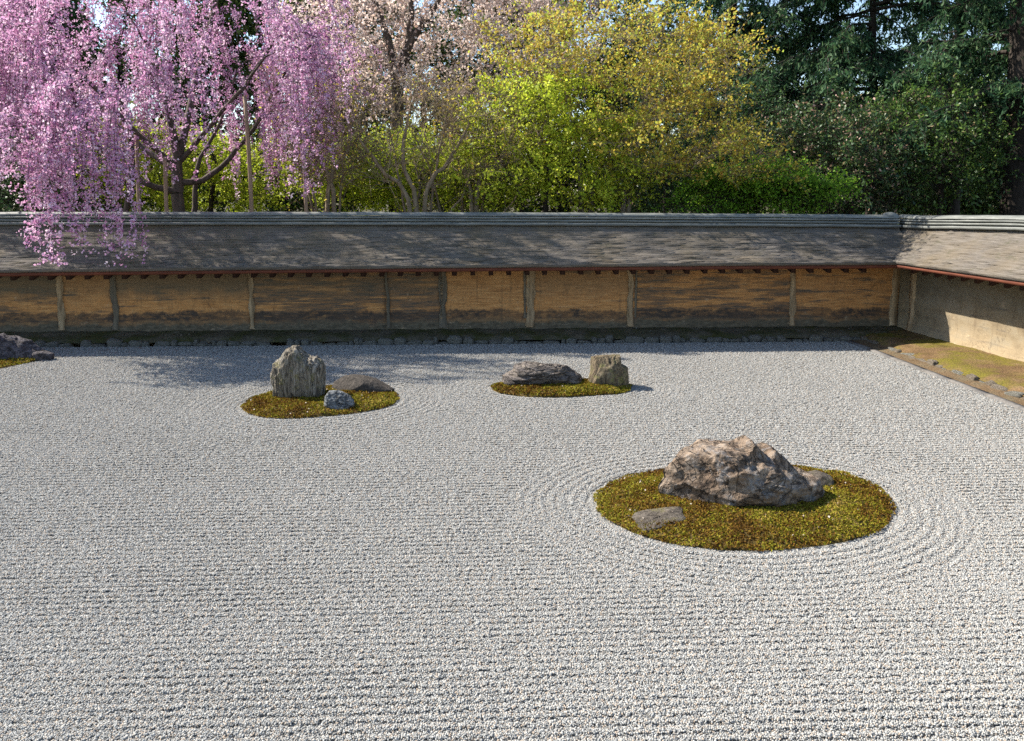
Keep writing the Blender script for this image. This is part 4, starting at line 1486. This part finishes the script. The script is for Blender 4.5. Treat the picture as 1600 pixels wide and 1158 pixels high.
# ---- the wood behind: single broad crowns further off
for i, (px, Y, cy, rx, rz, lab) in enumerate([
    (-60, 25, 110, 200, 240, 'woodland tree far behind the left end of the wall'),
    (190, 26, 80, 220, 250, 'woodland tree far behind the weeping cherry'),
    (430, 27, 110, 200, 210, 'woodland tree far behind the gap beside the weeping cherry'),
    (660, 30, 100, 220, 220, 'woodland tree far behind the bare trees'),
    (880, 28, 120, 210, 210, 'woodland tree far behind the ochre maple'),
    (1100, 30, 180, 190, 150, 'woodland tree far behind the dark conifer'),
    (1320, 27, 235, 160, 85, 'woodland tree far behind the wall corner'),
    (1500, 29, 225, 160, 90, 'woodland tree far behind the thick conifer trunk'),
    (1720, 27, 200, 170, 120, 'woodland tree far behind the right edge'),
]):
    broad_tree('woodland_tree', lab, 160 + i, px, Y, [[(px, 300), (px + 8, 250), (px - 5, cy)]], [(px, cy, 0, 3, rx, rz, 2.4), (px, 290, 0, 1.2, rx, 50, 2.0)], 190, 3300, .85, 10, .17, LF_BACK, BK_DARK, r0=.2, r1=.08, rmax=.07, aspect=.65, jit=.09, group='woodland trees far behind the garden', shell=.3, twig_r=.006)

# ---- undergrowth on the ground between the trees
n_u = 26000
ux = rng.uniform(-17, 15, n_u); uy = rng.uniform(19.5, 27, n_u)
uh = np.array([0.75 + 1.0 * mnoise.noise(Vector((a * .35, b * .5, 2))) for a, b in zip(ux, uy)])
uz = np.clip(rng.uniform(0, 1, n_u) ** .7 * np.clip(uh, .25, 2) * 1.15 + .35, .02, 2.4)
v, f = leaves(np.stack([ux, uy, uz], -1), .16, .6, flat=.2)
tag(obj('undergrowth', mesh('undergrowth', v, f, LF_BACK, tint=tints(n_u, rng, .5, .25))), 'low green undergrowth between the trunks behind the wall', kind='stuff')

# ---- support poles of the weeping cherry
M['pole'] = plain_mat('tan_support_pole', (0.210, 0.140, 0.091), (0.336, 0.238, 0.161), 6, .8, (3, 3, .4))
for (px, ytop, Y, lean, lab) in [(42, 228, 13.9, 5, 'tan support pole nearest the left edge under the weeping cherry'), (214, 205, 14.1, 6, 'tan support pole left of the weeping cherry trunk'),
                                 (258, 245, 14.2, 5, 'short tan support pole beside the weeping cherry trunk'), (386, 150, 14.0, 12, 'tallest tan support pole right of the weeping cherry trunk'), (476, 195, 14.3, 0, 'slim tan support pole at the right rim of the weeping cherry')]:
    b = np.array([*at(px + lean, 330, Y)[:2], -.09]); tp = at(px - lean * .3, ytop, Y)
    path = np.array([b + (tp - b) * t + np.array([.012 * math.sin(t * 7 + px), 0, 0]) for t in np.linspace(0, 1, 9)])[None]
    v, f = tubes(path, np.linspace(.040, .032, 9)[None], 9)
    cap = np.array([[8 * 9 + k_ for k_ in range(9)]])
    pole = obj('support_pole', mesh('support_pole', v - b, [f, cap], M['pole'], True), None, tuple(b))
    tag(pole, lab, 'pole', 'support poles of the weeping cherry')
